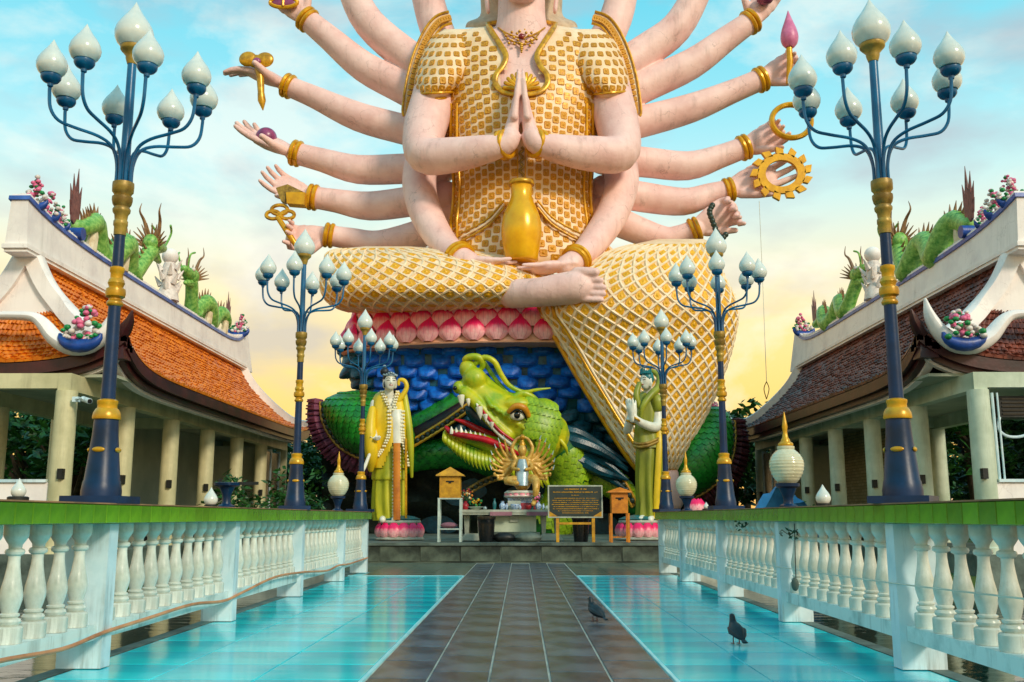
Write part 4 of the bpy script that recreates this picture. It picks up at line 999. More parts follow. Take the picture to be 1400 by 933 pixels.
# boss meshes
def boss_rect():
    mb = MB(); vs = []; ring = [(-1, -.7), (-.7, -1), (.7, -1), (1, -.7), (1, .7), (.7, 1), (-.7, 1), (-1, .7)]
    vs += [(x*.5, y*.5, -.1) for x, y in ring]; vs += [(x*.44, y*.44, .16) for x, y in ring]
    for x, y in ring: vs.append((x*.2, y*.2, .12))
    vs.append((0, 0, .3)); f = []
    for i in range(8):
        j = (i+1) % 8; f += [(i, j, 8+j, 8+i), (8+i, 8+j, 16+j, 16+i), (16+i, 16+j, 24)]
    return mb.add(vs, f).mesh('medallion', 'medallion', ang=20)
def boss_drop():
    mb = MB(); n = 12; vs = []
    for z, k in ((-.1, .5), (.16, .43), (.14, .22)):
        for i in range(n):
            a = 2*PI*i/n; r_ = k*(1+.10*math.cos(6*a)); y = r_*math.sin(a); y = y*1.25 if y > 0 else y
            vs.append((r_*math.cos(a)*(1-.25*max(0, math.sin(a))), y, z))
    vs.append((0, 0, .34)); f = []
    for q in (0, 1):
        for i in range(n): j = (i+1) % n; f.append((q*n+i, q*n+j, q*n+n+j, q*n+n+i))
    f += [(2*n+i, 2*n+(i+1) % n, 3*n) for i in range(n)]
    return mb.add(vs, f).mesh('medallion', 'medallion', ang=20)
BRC, BDR = boss_rect(), boss_drop()
mat('medallion_yellow', '#F4BC1E', '#DB960F', rough=.4, metal=.05, scale=10, bump=.3, bscale=24, dist=.02, rand=.08)
BDY = BDR.copy(); BDY.materials.clear(); BDY.materials.append(M['medallion_yellow'])
# medallions in columns over the bodice
ms = []; nc = 24; r_ = 0; py = 47.0
while py < 356:
    v = vof(torso, py); row = torso.row(v)
    for i in range(nc+1):
        u = .035+.43*(i/nc)
        yy = py+(7 if i % 2 else 0); v2 = vof(torso, yy)
        if yy > 356: continue
        px = px_of(torso, u, v2)
        if abs(px-713) < nkw(yy)+7: continue
        p = torso.ev(u, v2); n = outn(torso, u, v2)+V((random.uniform(-.05, .05), 0, random.uniform(-.06, .06))); s_ = SC(px, yy, 34)
        wpx = abs(px_of(torso, u+.43/nc, v2)-px_of(torso, u, v2))
        w_ = (torso.ev(u+.43/nc*.5, v2)-torso.ev(u-.43/nc*.5, v2)).length
        ms.append(frame(p, n, (0, 0, 1), (w_*.86*random.uniform(.9, 1.06), 11.0*s_*random.uniform(.9, 1.08), .17*random.uniform(.7, 1.2))))
    py += 13.0
pieces('medallion', BRC, ms, ROBE, 300, sname='small_medallions')
# sleeves
for s in (-1, 1):
    X = lambda x: 713+s*(713-x) if s > 0 else x
    rows = [(40, 608, 648, 35.9, .5), (54, 588, 652, 35.8, 1.0), (80, 575, 652, 35.6, 1.35), (108, 567, 640, 35.5, 1.5), (126, 568, 622, 35.5, 1.4), (138, 574, 610, 35.5, 1.05), (142, 584, 600, 35.5, .6)]
    if s > 0: rows = [(a, 1427-c, 1427-b, d, e) for a, b, c, d, e in rows]
    lf = Loft(rows, 5, .8, 40); m_ = MB(); lf.add(m_); sl = m_.build('sleeve', 'robe', ST)
    ms = []
    for py in range(50, 130, 12):
        for i in range(9):
            u = .03+.44*(i+.5*((py//12) % 2))/8.5
            if u > .46: continue
            v = vof(lf, py); ms.append(frame(lf.ev(u, v), outn(lf, u, v), (0, 0, 1), (.24, .29, .16)))
    pieces('medallion', BRC, ms, sl, 300)
    # armhole border and side band: two gold cords with bosses between
    def Xx(x): return 1427-x if s > 0 else x
    for off_, rr in ((0, 2.2), (8, 1.7)):
        ring = []
        for k in range(41):
            v = vof(lf, 135-off_+2*math.cos(2*PI*k/40)); ring.append(lf.ev(k/40, v)+outn(lf, k/40, v)*.03)
        MB().tube(ring, rr*.027, 8).build('sleeve_hem', 'bright_gold', sl)
        MB().tube([on(torso, Xx(max(614, torso.row(vof(torso, y))[1])+4+off_), y, .05) for y in range(142, 336, 8)], rr*.027, 8).build('border_cord', 'bright_gold', ST)
    ms = []
    for k in range(26):
        y = 140+7*k; x = Xx(max(614, torso.row(vof(torso, y))[1])+8); v = vof(torso, y); u = torso.at(x, v); ms.append(frame(torso.ev(u, v), outn(torso, u, v), (0, 0, 1), (.16, .15, .22)))
    pieces('border_boss', BDR, ms, ROBE)
    # shoulder flange standing up behind the sleeve
    fp = [(Xx(616), 24), (Xx(600), 30), (Xx(586), 48), (Xx(573), 78), (Xx(564), 112), (Xx(559), 148), (Xx(560), 156)]
    q = cr([(a, b, 36.1) for a, b in fp], 5)
    fl = MB().tube([P(*t_) for t_ in q], [(3+6.5*math.sin(PI*min(1, .15+k/len(q)*.8))**.5)*.028 for k in range(len(q))], 10, flat=.45, up=(0, 1, 0)); fl = fl.build('shoulder_flange', 'robe', ST)
    fl.data.transform(Matrix.Translation((0, 0, 0)))
    for side in (-1, 1):
        q2 = []
        for k, t_ in enumerate(q):
            a = q[max(0, k-1)]; b = q[min(len(q)-1, k+1)]; dx, dy = b[0]-a[0], b[1]-a[1]; l_ = math.hypot(dx, dy); q2.append(P(t_[0]-dy/l_*side*8.5, t_[1]+dx/l_*side*8.5, 35.98))
        MB().tube(q2, .05, 8).build('flange_edge', 'gold', fl)
    ms = []
    for k in range(1, len(q)-1, 1):
        a, b = q[k-1], q[k+1]; t_ = P(b[0], b[1], 36)-P(a[0], a[1], 36); ms.append(frame(P(q[k][0], q[k][1], 35.9), (0, -1, 0), t_, (.26, .20, .16)))
    pieces('medallion', BRC, ms, fl)
# collar bands, shells, necklace
for s in (-1, 1):
    Xx = (lambda x: 1426-x) if s > 0 else (lambda x: x)
    q = cr([(663, 26), (669, 40), (682, 60), (692, 78), (688, 92), (679, 104), (678, 116), (688, 127), (706, 131)], 4)
    MB().tube([on(torso, Xx(a), b, .09) for a, b in q], [4.0*.027]*len(q), 10, flat=.5, up=(0, -1, .2)).build('collar_band', 'gold', ST)
    for k in range(5):
        a = math.radians(100+k*19); e = (709-18*math.cos(a)*-1-0, 0)
        x1, y1 = 710+20*math.cos(a), 124-20*math.sin(a)
        MB().tube([on(torso, Xx(710), 126, .10), on(torso, Xx((710+x1)/2), (126+y1)/2, .16), on(torso, Xx(x1), y1, .12)], [.03, .085, .075], 8, rnd=True).build('shell_rib', 'bright_gold', ST)
nk = MB()
for a in ([(681, 38), (690, 44), (701, 49), (713, 52), (725, 49), (736, 44), (745, 38)], [(688, 44), (697, 55), (706, 58), (713, 62), (720, 58), (729, 55), (738, 44)]):
    nk.tube([on(torso, x, y, .02)+V((0, .05, 0)) for x, y in cr(a, 4)], .032, 7)
for k in range(26):
    a = k*2.399; r_ = 2+2.7*math.sqrt(k)*.95; x, y = 713+r_*math.cos(a)*1.5, 54+r_*math.sin(a)*.8
    nk.sph(on(torso, x, y, .05), .055, 8, 6)
for k in range(5): nk.sph(on(torso, 713, 62+2.6*k, .04), .075-.008*k, 8, 6)
nk.build('necklace', 'gold', ST, kind='stuff')
MB().sph(on(torso, 713, 53, .10), (.12, .07, .12), 12, 8).build('necklace_stone', 'jewel_red', ST)
# sash cords and folds at the waist
for s in (-1, 1):
    Xx = (lambda x: 1424-x) if s > 0 else (lambda x: x)
    for o_ in (0, 5, 10):
        q = cr([(633, 322+o_), (652, 312+o_), (672, 298+o_), (690, 276+o_)], 4)
        MB().tube([on(torso, Xx(a), b, .14) for a, b in q], .04, 7).build('sash_fold', 'robe_rib' if o_ == 5 else 'gold', ST)
q = [on(torso, 713+2.5*math.sin(k*1.2), 203+k*2.2, .12) for k in range(19)]
MB().tube(q, .055, 8).build('twisted_cord', 'gold_old', ST)
for dx in (-5, 5): MB().tube([on(torso, 713+dx, 205, .1), on(torso, 713+dx, 246, .1)], .025, 6).build('hanging_ribbon', 'bright_gold', ST)
# bracelets: two rings on every wrist
def bracelet(p, d, r_):
    for o_ in (-.10, .10):
        d = d.normalized(); a = d.orthogonal().normalized(); b = d.cross(a); c = p+d*o_
        pts = [c+(a*math.cos(t_)+b*math.sin(t_))*r_ for t_ in [2*PI*k/26 for k in range(27)]]
        MB().tube(pts, .095, 8).build('bracelet', 'bright_gold', ST)
for p, d, r_ in BR: bracelet(p, d, r_*1.02)
for a, b, D, r_ in (((690, 198), (660, 205), 32.95, 17), ((735, 197), (765, 204), 32.95, 17), ((628, 352), (608, 335), 33.15, 19), ((788, 355), (806, 338), 33.15, 18)):
    p = P(a[0], a[1], D); bracelet(p, (p-P(b[0], b[1], D+.6)), r_*SC(a[0], a[1], D))
# legs under the patterned cloth, and the long fall of cloth on the right
legL = Loft([(337, 500, 560, 34.8, .5), (343, 452, 640, 34.7, 1.5), (358, 441, 722, 34.5, 2.2), (380, 437, 764, 34.4, 2.5), (396, 437, 768, 34.4, 2.6), (410, 444, 758, 34.5, 2.3), (421, 458, 748, 34.7, 1.7), (429, 490, 700, 35, .8)], 6, .72, 80)
legR = Loft([(327, 900, 962, 34.6, .5), (334, 868, 974, 34.5, 1.3), (346, 830, 982, 34.4, 2.0), (366, 798, 987, 34.3, 2.4), (385, 765, 995, 34.2, 2.6), (405, 742, 1006, 34.1, 2.7), (425, 736, 1011, 34.0, 2.6), (450, 752, 1008, 33.9, 2.3),
             (480, 770, 1001, 33.8, 2.0), (510, 787, 991, 33.7, 1.8), (540, 805, 979, 33.6, 1.6), (570, 823, 965, 33.5, 1.4), (600, 842, 950, 33.4, 1.2), (622, 857, 938, 33.3, .95), (640, 871, 928, 33.3, .6), (650, 885, 918, 33.3, .3)], 5, .7, 72)
def lattice(lf, nx, ny, y0, y1, parent, size, me, u0=.025, u1=.475, rib=.035, skew=0.0, lim=300):
    def pt(a, b, lift=0):
        py = y0+(y1-y0)*b; v = vof(lf, py); u = u0+(u1-u0)*min(1, max(0, a)); p = lf.ev(u, v)
        return (p, outn(lf, u, v))
    ms = []
    for j in range(ny+1):
        for i in range(nx+1):
            a = (i+(.5 if j % 2 else 0))/nx; b = j/ny
            if a > 1: continue
            p, n = pt(a, b); k_ = random.uniform(.86, 1.1); ms.append(frame(p, n, (random.uniform(-.15, .15), 0, 1), (size[0]*k_, size[1]*k_, .14*random.uniform(.7, 1.2))))
    pieces('medallion', me, ms, parent, lim, sname='small_medallions')
    for sgn in (-1, 1):
        for k in range(-ny, nx+ny):
            c = k+.5; pts = []
            for q in range(0, ny*3+1):
                vv = q/3; uu = c-sgn*vv/2
                if -.01 <= uu/nx <= 1.01:
                    p, n = pt(uu/nx, vv/ny); pts.append(p+n*.01)
            if len(pts) > 2: MB().tube(pts, rib, 5).build('lattice_rib', 'robe_rib', parent)
m_ = MB(); legL.add(m_); LL = m_.build('left_leg_cloth', 'robe', ST); LL.name = 'leg_cloth'
m_ = MB(); legR.add(m_); LR = m_.build('draped_cloth', 'robe', ST)
lattice(legL, 17, 11, 341, 426, LL, (.34, .26), BDY, rib=.045)
lattice(legR, 15, 31, 336, 640, LR, (.29, .35), BDY, rib=.055)
# heavy gold edge of the fall of cloth
edge = [(733, 420), (741, 436), (756, 458), (768, 480), (785, 510), (803, 540), (821, 570), (840, 600), (856, 622), (871, 642), (885, 652)]
for o_, rr, mm in ((0, 4.2, 'bright_gold'), (6, 2.4, 'robe_rib'), (20, 2.6, 'bright_gold'), (24, 1.8, 'robe_rib')):
    pts = []
    for a, b in cr(edge, 4):
        v = vof(legR, b); r_ = legR.row(v); x = min(r_[1]+2+o_, (r_[1]+r_[2])/2+10); pts.append(legR.ev(legR.at(x, v), v)+outn(legR, legR.at(x, v), v)*.05)
    MB().tube(pts, rr*.025, 8).build('cloth_border', mm, ST)
pts = []
for b in range(345, 645, 8):
    v = vof(legR, b); r_ = legR.row(v); x = r_[2]-3; pts.append(legR.ev(legR.at(x, v), v))
MB().tube(pts, .07, 8).build('cloth_border', 'robe_rib', ST)
fz = Loft([(598, 888, 905, 33.6, .3), (612, 884, 922, 33.6, .7), (640, 887, 932, 33.6, .8), (665, 893, 936, 33.6, .8), (690, 900, 934, 33.6, .6), (700, 908, 926, 33.6, .3)], 5, .8, 28)
m_ = MB(); fz.add(m_); m_.build('cloth_tail', 'skin', ST)
# gold anklet hem where the leg cloth ends
MB().tube([P(722+3*math.sin(k*.5), 378+4.1*k, 32.35-.35*math.sin(PI*k/10)) for k in range(11)], .09, 8).build('cloth_hem', 'bright_gold', ST)

# ------------------------------------------------------------------ things in the hands
def held(name, loc, lab, cat): return thing(name, loc, lab, cat)
c = P(713, 358, 32.9); s_ = SC(713, 300, 32.9)
hgt = (P(713, 249, 32.9)-c).length
pr = [(17, 0), (21, .015), (24, .12), (27, .30), (27.5, .42), (25, .56), (19, .70), (15.5, .78), (14, .86), (15, .955), (17, .97), (17, 1.0), (12, 1.0)]
mat('vase_gold', '#F2B60E', '#E09E08', rough=.25, metal=.2, scale=2, bump=.06)
t = held('gold_vase', c, 'tall golden vase standing on the hands in the lap of the statue', 'vase')
MB().lathe([(a*s_, b*hgt) for a, b in cr(pr, 3)], 32, c).build('vessel', 'vase_gold', t)
MB().lathe([(17.4*s_, hgt*.955), (18*s_, hgt*.965), (18*s_, hgt*.985), (17.4*s_, hgt*.995)], 32, c).build('rim', 'gold', t)
# wheel with cogs
c = P(1068, 238, 36.9); s_ = SC(1068, 238, 36.9); t = held('cog_wheel', c, 'golden toothed wheel round the open right hand of the statue', 'wheel')
R1, R2 = 33*s_, 22*s_; Mx = Euler((math.radians(90), math.radians(-10), 0)).to_matrix()
wh = MB(); n = 48; vs = []
for z in (-.09, .09):
    for r_ in (R1, R2):
        for k in range(n): a = 2*PI*k/n; vs.append(c+Mx@V((r_*math.cos(a), r_*math.sin(a)*.86, z)))
f = []
for k in range(n):
    j = (k+1) % n; f += [(k, j, n+j, n+k), (2*n+k, 3*n+k, 3*n+j, 2*n+j), (k, 2*n+k, 2*n+j, j), (n+k, n+j, 3*n+j, 3*n+k)]
wh.add(vs, f).build('rim', 'bright_gold', t)
for k in range(13):
    a = 2*PI*k/13; rr = 37*s_; q = c+Mx@V((rr*math.cos(a), rr*math.sin(a)*.86, 0))
    ax = (Mx@V((math.cos(a), math.sin(a)*.86, 0))).normalized(); sd_ = (Mx@V((-math.sin(a), math.cos(a), 0))).normalized()
    o = MB().box((0, 0, 0), (9*s_, 10*s_, .18)); o.v = [q+ax*p.x+(sd_+ax*.35)*p.y+(Mx@V((0, 0, 1)))*p.z for p in o.v]; o.build('tooth', 'bright_gold', t, smooth=False)
# plain ring
c = P(1082, 166, 36.6); s_ = SC(1082, 166, 36.6); t = held('gold_ring', c, 'plain golden ring held in a right hand of the statue, behind the lamp shades', 'ring')
MB().tube([c+V((math.cos(a)*27*s_, 0, math.sin(a)*24*s_)) for a in [2*PI*k/40 for k in range(41)]], .11, 8, flat=1.4, up=(0, 1, 0)).build('hoop', 'bright_gold', t)
# lotus bud
c = P(1080, 65, 36.7); s_ = SC(1080, 40, 36.7); t = held('lotus_bud', c, 'pink pointed lotus bud held upright in a raised right hand of the statue', 'lotus bud')
MB().lathe([(r_*s_, z*s_) for r_, z in cr([(6, 0), (10.5, 6), (12, 15), (10, 26), (6.5, 36), (3, 46), (.5, 54)], 3)], 20, c).build('bud', 'bud_pink', t)
MB().tube([P(1079, 66, 36.7), P(1080, 85, 36.7), P(1078, 115, 36.8)], [.12, .13, .10], 12).build('stalk', 'bright_gold', t)
# ball
c = P(364, 189, 37.3); t = held('ball', c, 'purple ball resting on an upturned left palm of the statue', 'ball'); MB().sph(c, 14.5*SC(364, 189, 37.3), 24, 16).build('sphere', 'ball_purple', t)
# mallet with double head and spiked handle
c = P(350, 95, 36.9); t = held('gold_mirror', c, 'golden two lobed mirror with purple centre and spiked handle in a left hand', 'mirror')
MB().sph(P(339, 81, 36.8), (.36, .12, .32), 20, 12).sph(P(362, 82, 36.8), (.36, .12, .32), 20, 12).sph(P(350, 84, 36.8), (.34, .10, .28), 20, 12).build('double_disc', 'gold', t)
MB().sph(P(351, 84, 36.6), (.17, .10, .15), 14, 10).build('gem', 'ball_purple', t)
MB().tube([P(353, 88, 36.75), P(356, 108, 36.75), P(357, 128, 36.75)], [.16, .15, .13], 10).tube([P(357, 128, 36.75), P(358, 138, 36.75), P(359.5, 151, 36.75)], [.14, .16, .02], 10).build('handle', 'gold', t)
# seal box
c = P(398, 266, 36.6); t = held('gold_seal', c, 'golden block shaped seal on the palm of a left hand', 'seal')
MB().prism([P(a, b, 36.4) for a, b in ((391, 263), (417, 263), (416, 280), (392, 278))], (0, .5, 0)).build('block', 'bright_gold', t, smooth=False)
MB().prism([P(a, b, 36.5) for a, b in ((377, 257), (393, 252), (414, 262), (391, 264), (390, 277), (384, 275))], (0, .3, 0)).build('lid', 'gold_old', t, smooth=False)
# vajra sceptre in the lowest left hand
c = P(395, 320, 36.7); t = held('gold_sceptre', c, 'golden sceptre with looped head gripped in the lowest left hand', 'sceptre')
MB().tube([P(380, 298, 36.6), P(396, 322, 36.5), P(414, 350, 36.6)], [.10, .12, .09], 12, rnd=True).build('shaft', 'bright_gold', t)
for dx, dy, r_ in ((-9, 3, .2), (11, 3, .2), (0, -4, .24)):
    q = P(382+dx, 291+dy, 36.6); MB().tube([q+V((math.cos(a)*r_*1.3, .02, math.sin(a)*r_*.8)) for a in [2*PI*k/20 for k in range(21)]], .075, 7).build('loop', 'gold', t)
# disc at upper left, parasol knob at upper right
c = P(388, 2, 37.1); t = held('gold_disc', c, 'gold rimmed purple disc in the raised left hand at the top edge', 'disc')
MB().tube([c+V((math.cos(a)*.55, 0, math.sin(a)*.22-.05)) for a in [2*PI*k/30 for k in range(31)]], .085, 8).build('rim', 'bright_gold', t)
MB().sph(c+V((0, 0, -.05)), (.5, .07, .2), 18, 8).build('plate', 'ball_purple', t)
MB().tube([c+V((0, -.1, -.25)), c+V((0, -.1, .15))], .05, 6).build('bar', 'bright_gold', t)
c = P(1046, -2, 37.0); t = held('purple_jewel', c, 'purple jewel in the raised right hand at the top edge', 'jewel'); MB().sph(c, (.35, .3, .25), 16, 10).build('stone', 'ball_purple', t)
# rosary
t = held('rosary', P(975, 290, 36.5), 'dark bead rosary hanging from the lowest right hand of the statue', 'rosary')
q = cr([(974, 281), (970, 290), (974, 302), (979, 315), (986, 326), (993, 320)], 5); bm_ = MB().sph((0, 0, 0), .115, 10, 7).mesh('bead', 'bead_dark')
pieces('bead', bm_, [T_(P(a, b, 36.0)) for a, b in q[::2]], t)
# wire with a small cage hanging in the sky from the wheel
t = thing('hanging_wire', P(1040, 280, 36.9), 'thin wire with a small wire cage hanging below the toothed wheel', 'wire')
MB().tube([P(1038, 275, 36.9), P(1043, 390, 36.9), P(1048, 522, 36.9)], .012, 5).build('wire', 'cord', t)
for s_ in (-1, 1): MB().tube(vcr([P(1048, 522, 36.9), P(1048+3.5*s_, 532, 36.9), P(1048, 546, 36.9)], 4), .018, 5).build('cage_loop', 'gold_old', t)
# ================================================================== lotus throne, rock, dragon
def petal_mat():
    m = mat('lotus_petal', '#FBC6C6', '#F29DAA', rough=.4, scale=3, bump=.15, dist=.01)
    nt = m.node_tree; b = nt.nodes['Principled BSDF']; N = nt.nodes.new; L = nt.links.new
    src = b.inputs['Base Color'].links[0].from_socket
    tc = N('ShaderNodeTexCoord'); sp = N('ShaderNodeSeparateXYZ'); L(tc.outputs['UV'], sp.inputs[0])
    nz = N('ShaderNodeTexNoise'); nz.inputs['Scale'].default_value = 5; L(tc.outputs['UV'], nz.inputs[0])
    ad = N('ShaderNodeMath'); ad.operation = 'MULTIPLY_ADD'; L(nz.outputs[0], ad.inputs[0]); ad.inputs[1].default_value = .35; L(sp.outputs[1], ad.inputs[2])
    r = N('ShaderNodeValToRGB'); L(ad.outputs[0], r.inputs[0]); r.color_ramp.elements[0].position = .42; r.color_ramp.elements[0].color = (0, 0, 0, 1); r.color_ramp.elements[1].position = .74; r.color_ramp.elements[1].color = (1, 1, 1, 1)
    mx = N('ShaderNodeMixRGB'); L(r.outputs[0], mx.inputs[0]); L(src, mx.inputs[1]); mx.inputs[2].default_value = lin('#EC0F62')
    # painted vein lines
    w1 = N('ShaderNodeMath'); w1.operation = 'MULTIPLY'; L(sp.outputs[0], w1.inputs[0]); w1.inputs[1].default_value = 5*2*PI
    w2 = N('ShaderNodeMath'); w2.operation = 'COSINE'; L(w1.outputs[0], w2.inputs[0])
    w3 = N('ShaderNodeMath'); w3.operation = 'GREATER_THAN'; L(w2.outputs[0], w3.inputs[0]); w3.inputs[1].default_value = .93
    w4 = N('ShaderNodeMath'); w4.operation = 'MULTIPLY'; L(w3.outputs[0], w4.inputs[0]); w4.inputs[1].default_value = .45
    m2 = N('ShaderNodeMixRGB'); L(w4.outputs[0], m2.inputs[0]); L(mx.outputs[0], m2.inputs[1]); m2.inputs[2].default_value = lin('#A8445E')
    L(m2.outputs[0], b.inputs['Base Color'])
petal_mat()
mat('petal_rim', '#F0B79A', '#D99672', rough=.5)
mat('blue_rock', '#0E78E6', '#074AAE', rough=.4, scale=2.5, bump=.5, bscale=9, dist=.04, contrast=(.35, .6), rand=.25)
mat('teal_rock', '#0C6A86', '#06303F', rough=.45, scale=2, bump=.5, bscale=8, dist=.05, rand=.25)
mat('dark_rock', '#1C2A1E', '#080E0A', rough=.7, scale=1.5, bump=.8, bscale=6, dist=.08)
mat('scale_green', '#239027', '#0E5A1A', rough=.35, scale=5, bump=.2, rand=.2)
mat('body_green', '#1E7A26', '#0B4516', rough=.45, scale=4, bump=.3)
mat('scale_yellowgreen', '#9CB81A', '#5C8A12', rough=.35, scale=5, bump=.2, rand=.18)
mat('head_green', '#CCC41A', '#62A018', rough=.38, scale=1.4, bump=.35, bscale=8, dist=.03, contrast=(.3, .62))
mat('brow_orange', '#E29A1E', '#C07A14', rough=.4)
mat('frill_purple', '#83405A', '#4C2239', rough=.45, scale=4, bump=.4)
mat('frill_maroon', '#5A222B', '#2F1016', rough=.5, scale=4, bump=.4)
mat('lip_red', '#D01226', '#8E0A18', rough=.3)
mat('tooth_white', '#F2EEDC', '#D6CFB4', rough=.3)
mat('brown_band', '#33180F', '#150906', rough=.5, scale=3, bump=.4)
mat('teal_mane', '#0B4C5C', '#042530', rough=.35, scale=3, bump=.4)
mat('eye_black', '#08090B', rough=.1)
def petal_mesh(name='petal'):
    mb = MB(); nu, nv = 8, 10
    def fn(u, v):
        w_ = math.sin(PI*min(1, (v*.78+.16)))**.75*(1-max(0, v-.72)/.28*.92) if v < 1 else 0
        w_ = .52*(1.0*(math.sin(PI*min(.5, v*1.25+.12))) if v < .3 else (1-((v-.3)/.7)**1.9)**.9)
        x = (u-.5)*2; zz = .28*math.sqrt(max(0, 1-x*x*.95))*math.sin(PI*min(1, v*.8+.22))
        lob = .03*abs(math.sin(PI*2.5*x)) if v < .75 else 0
        return V((x*w_, v*1.18, zz+lob*.6+.10*v))
    mb.grid(nu, nv, fn)
    return mb
PET = petal_mesh().mesh('petal', 'lotus_petal', ang=60)
for p in PET.polygons: pass
TH = thing('lotus_throne', (0, 36, zr(475, 33)), 'ring of pink lotus petals on which the giant statue sits', 'lotus throne')
zb = zr(464, 32.9); zt = zr(412, 32.9)
RX, RY, CYD = 6.6, 2.9, 36
def ell(a, k=1.0, z=0): return V((RX*k*math.cos(a)-.02, CYD+(RY*k)*math.sin(a), z))
mb = MB(); n = 72; pr = [(.90, zb-.07), (.99, zb-.06), (1.0, zb-.01), (.97, zb), (.93, zb+.3), (.92, zb+.8), (.95, zt), (.6, zt+.2)]
vs = [ell(2*PI*k/n, r_, z) for r_, z in pr for k in range(n)]
mb.add(vs, [(j*n+k, j*n+(k+1) % n, (j+1)*n+(k+1) % n, (j+1)*n+k) for j in range(len(pr)-1) for k in range(n)]+[tuple(range(n)), tuple(range((len(pr)-1)*n, len(pr)*n))]).build('drum', 'petal_rim', TH)
# petals at equal arc lengths
def ring_pts(cnt, off):
    S_ = [ell(2*PI*k/720) for k in range(721)]; cum = [0]
    for a, b in zip(S_, S_[1:]): cum.append(cum[-1]+(b-a).length)
    out_ = []
    for i in range(cnt):
        t_ = (i+off)/cnt*cum[-1]; k = next(k for k, c_ in enumerate(cum) if c_ >= t_); out_.append(2*PI*k/720)
    return out_
cnt = 38; sp_ = 30.6/cnt
for row, (dz, off, kk, sc_) in enumerate(((0.02, .5, 1.0, 1.0), (.50, 0, .965, 1.02), (.98, .5, .93, .95))):
    ms = []
    for a in ring_pts(cnt, off):
        n_ = V((math.cos(a)/RX, math.sin(a)/RY, 0)).normalized(); up = (V((0, 0, 1))-n_*.05).normalized()
        ms.append(frame(ell(a, kk, zb+dz)-n_*.10, n_+V((0, 0, .12)), up, (sp_*.98*sc_, .80*sc_, .85)))
    pieces('petal', PET, ms, TH, 300)

# rock below, with rows of wave shaped lumps
RK = thing('wave_rock', (0, 36, .43), 'deep blue rock carved in rows of waves under the lotus throne', 'rock')
rock = Loft([(466, 474, 948, 37, 2.7), (490, 468, 952, 37, 2.8), (520, 478, 945, 37, 2.7), (545, 494, 940, 37, 2.6), (580, 505, 930, 37, 2.2), (640, 520, 925, 37, 2.0), (742, 520, 925, 37, 2.0)], 5, .6, 60)
m_ = MB(); rock.add(m_); m_.build('core', 'teal_rock', RK)
mb = MB()
def lumpf(u, v):
    a = (u-.5)*PI; r_ = math.cos(a)**.6 if math.cos(a) > 0 else 0
    return V(((u-.5)*1.1, (v-.5)*1.0+.25*math.sin(PI*v)*r_, r_*(.5*math.sin(PI*min(1, v*1.05))**.8)*(1+.3*v)+.06*math.sin(u*19)*v))
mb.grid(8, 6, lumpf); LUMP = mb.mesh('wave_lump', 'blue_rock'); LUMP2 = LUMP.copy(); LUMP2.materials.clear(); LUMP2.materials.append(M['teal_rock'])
m1, m2 = [], []
for j, py in enumerate(range(478, 600, 15)):
    for i in range(17):
        u = .03+.44*(i+.5*(j % 2))/16.5+random.uniform(-.004, .004); v = vof(rock, py+random.uniform(-1.5, 1.5)); p = rock.ev(u, v)
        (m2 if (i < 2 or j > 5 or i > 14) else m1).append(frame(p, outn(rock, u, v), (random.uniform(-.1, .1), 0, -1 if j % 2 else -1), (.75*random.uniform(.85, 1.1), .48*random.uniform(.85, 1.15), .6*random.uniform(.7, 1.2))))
pieces('wave_lump', LUMP, m1, RK); pieces('wave_lump', LUMP2, m2, RK)
# dark cave rock behind the coils
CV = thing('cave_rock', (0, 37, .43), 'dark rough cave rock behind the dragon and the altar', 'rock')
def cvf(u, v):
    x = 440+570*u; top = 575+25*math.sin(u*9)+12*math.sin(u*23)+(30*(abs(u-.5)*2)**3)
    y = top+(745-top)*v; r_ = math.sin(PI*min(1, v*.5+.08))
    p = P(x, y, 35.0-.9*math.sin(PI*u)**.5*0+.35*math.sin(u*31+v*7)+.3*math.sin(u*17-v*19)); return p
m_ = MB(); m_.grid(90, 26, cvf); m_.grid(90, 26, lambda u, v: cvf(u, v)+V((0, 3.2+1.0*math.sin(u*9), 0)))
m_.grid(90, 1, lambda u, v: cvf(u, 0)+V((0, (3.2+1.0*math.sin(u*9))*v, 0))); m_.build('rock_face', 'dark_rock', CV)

# the dragon
DG = thing('green_dragon', (1.5, 33.5, .43), 'huge green dragon with open red mouth coiling round the rock base', 'dragon sculpture')
def scale_mesh(m):
    mb = MB()
    pts = [(-.5, .1, .0), (-.42, -.32, .10), (0, -.62, .16), (.42, -.32, .10), (.5, .1, .0), (.3, .45, -.02), (-.3, .45, -.02), (0, -.05, .22)]
    back = [(x, y, -.08) for x, y, z in pts[:5]]
    mb.add(pts+back, [(0, 1, 7), (1, 2, 7), (2, 3, 7), (3, 4, 7), (4, 5, 7), (5, 6, 7), (6, 0, 7), (0, 8, 9, 1), (1, 9, 10, 2), (2, 10, 11, 3), (3, 11, 12, 4)])
    return mb.mesh('scale', m, ang=60)
SCG, SCY = scale_mesh('scale_green'), scale_mesh('scale_yellowgreen')
scg, scy = [], []
def scale_loft(lf, nx, dy, u0, u1, w_, out_, h_=None):
    y0, y1 = lf.r[0][0]+3, lf.r[-1][0]-3; j = 0; y = y0
    while y < y1:
        for i in range(nx+1):
            u = u0+(u1-u0)*(i+(.5 if j % 2 else 0))/nx
            if u > u1: continue
            v = vof(lf, y); out_.append(frame(lf.ev(u, v), outn(lf, u, v), (0, 0, 1), (w_, h_ or w_*.9, w_*.7)))
        y += dy; j += 1
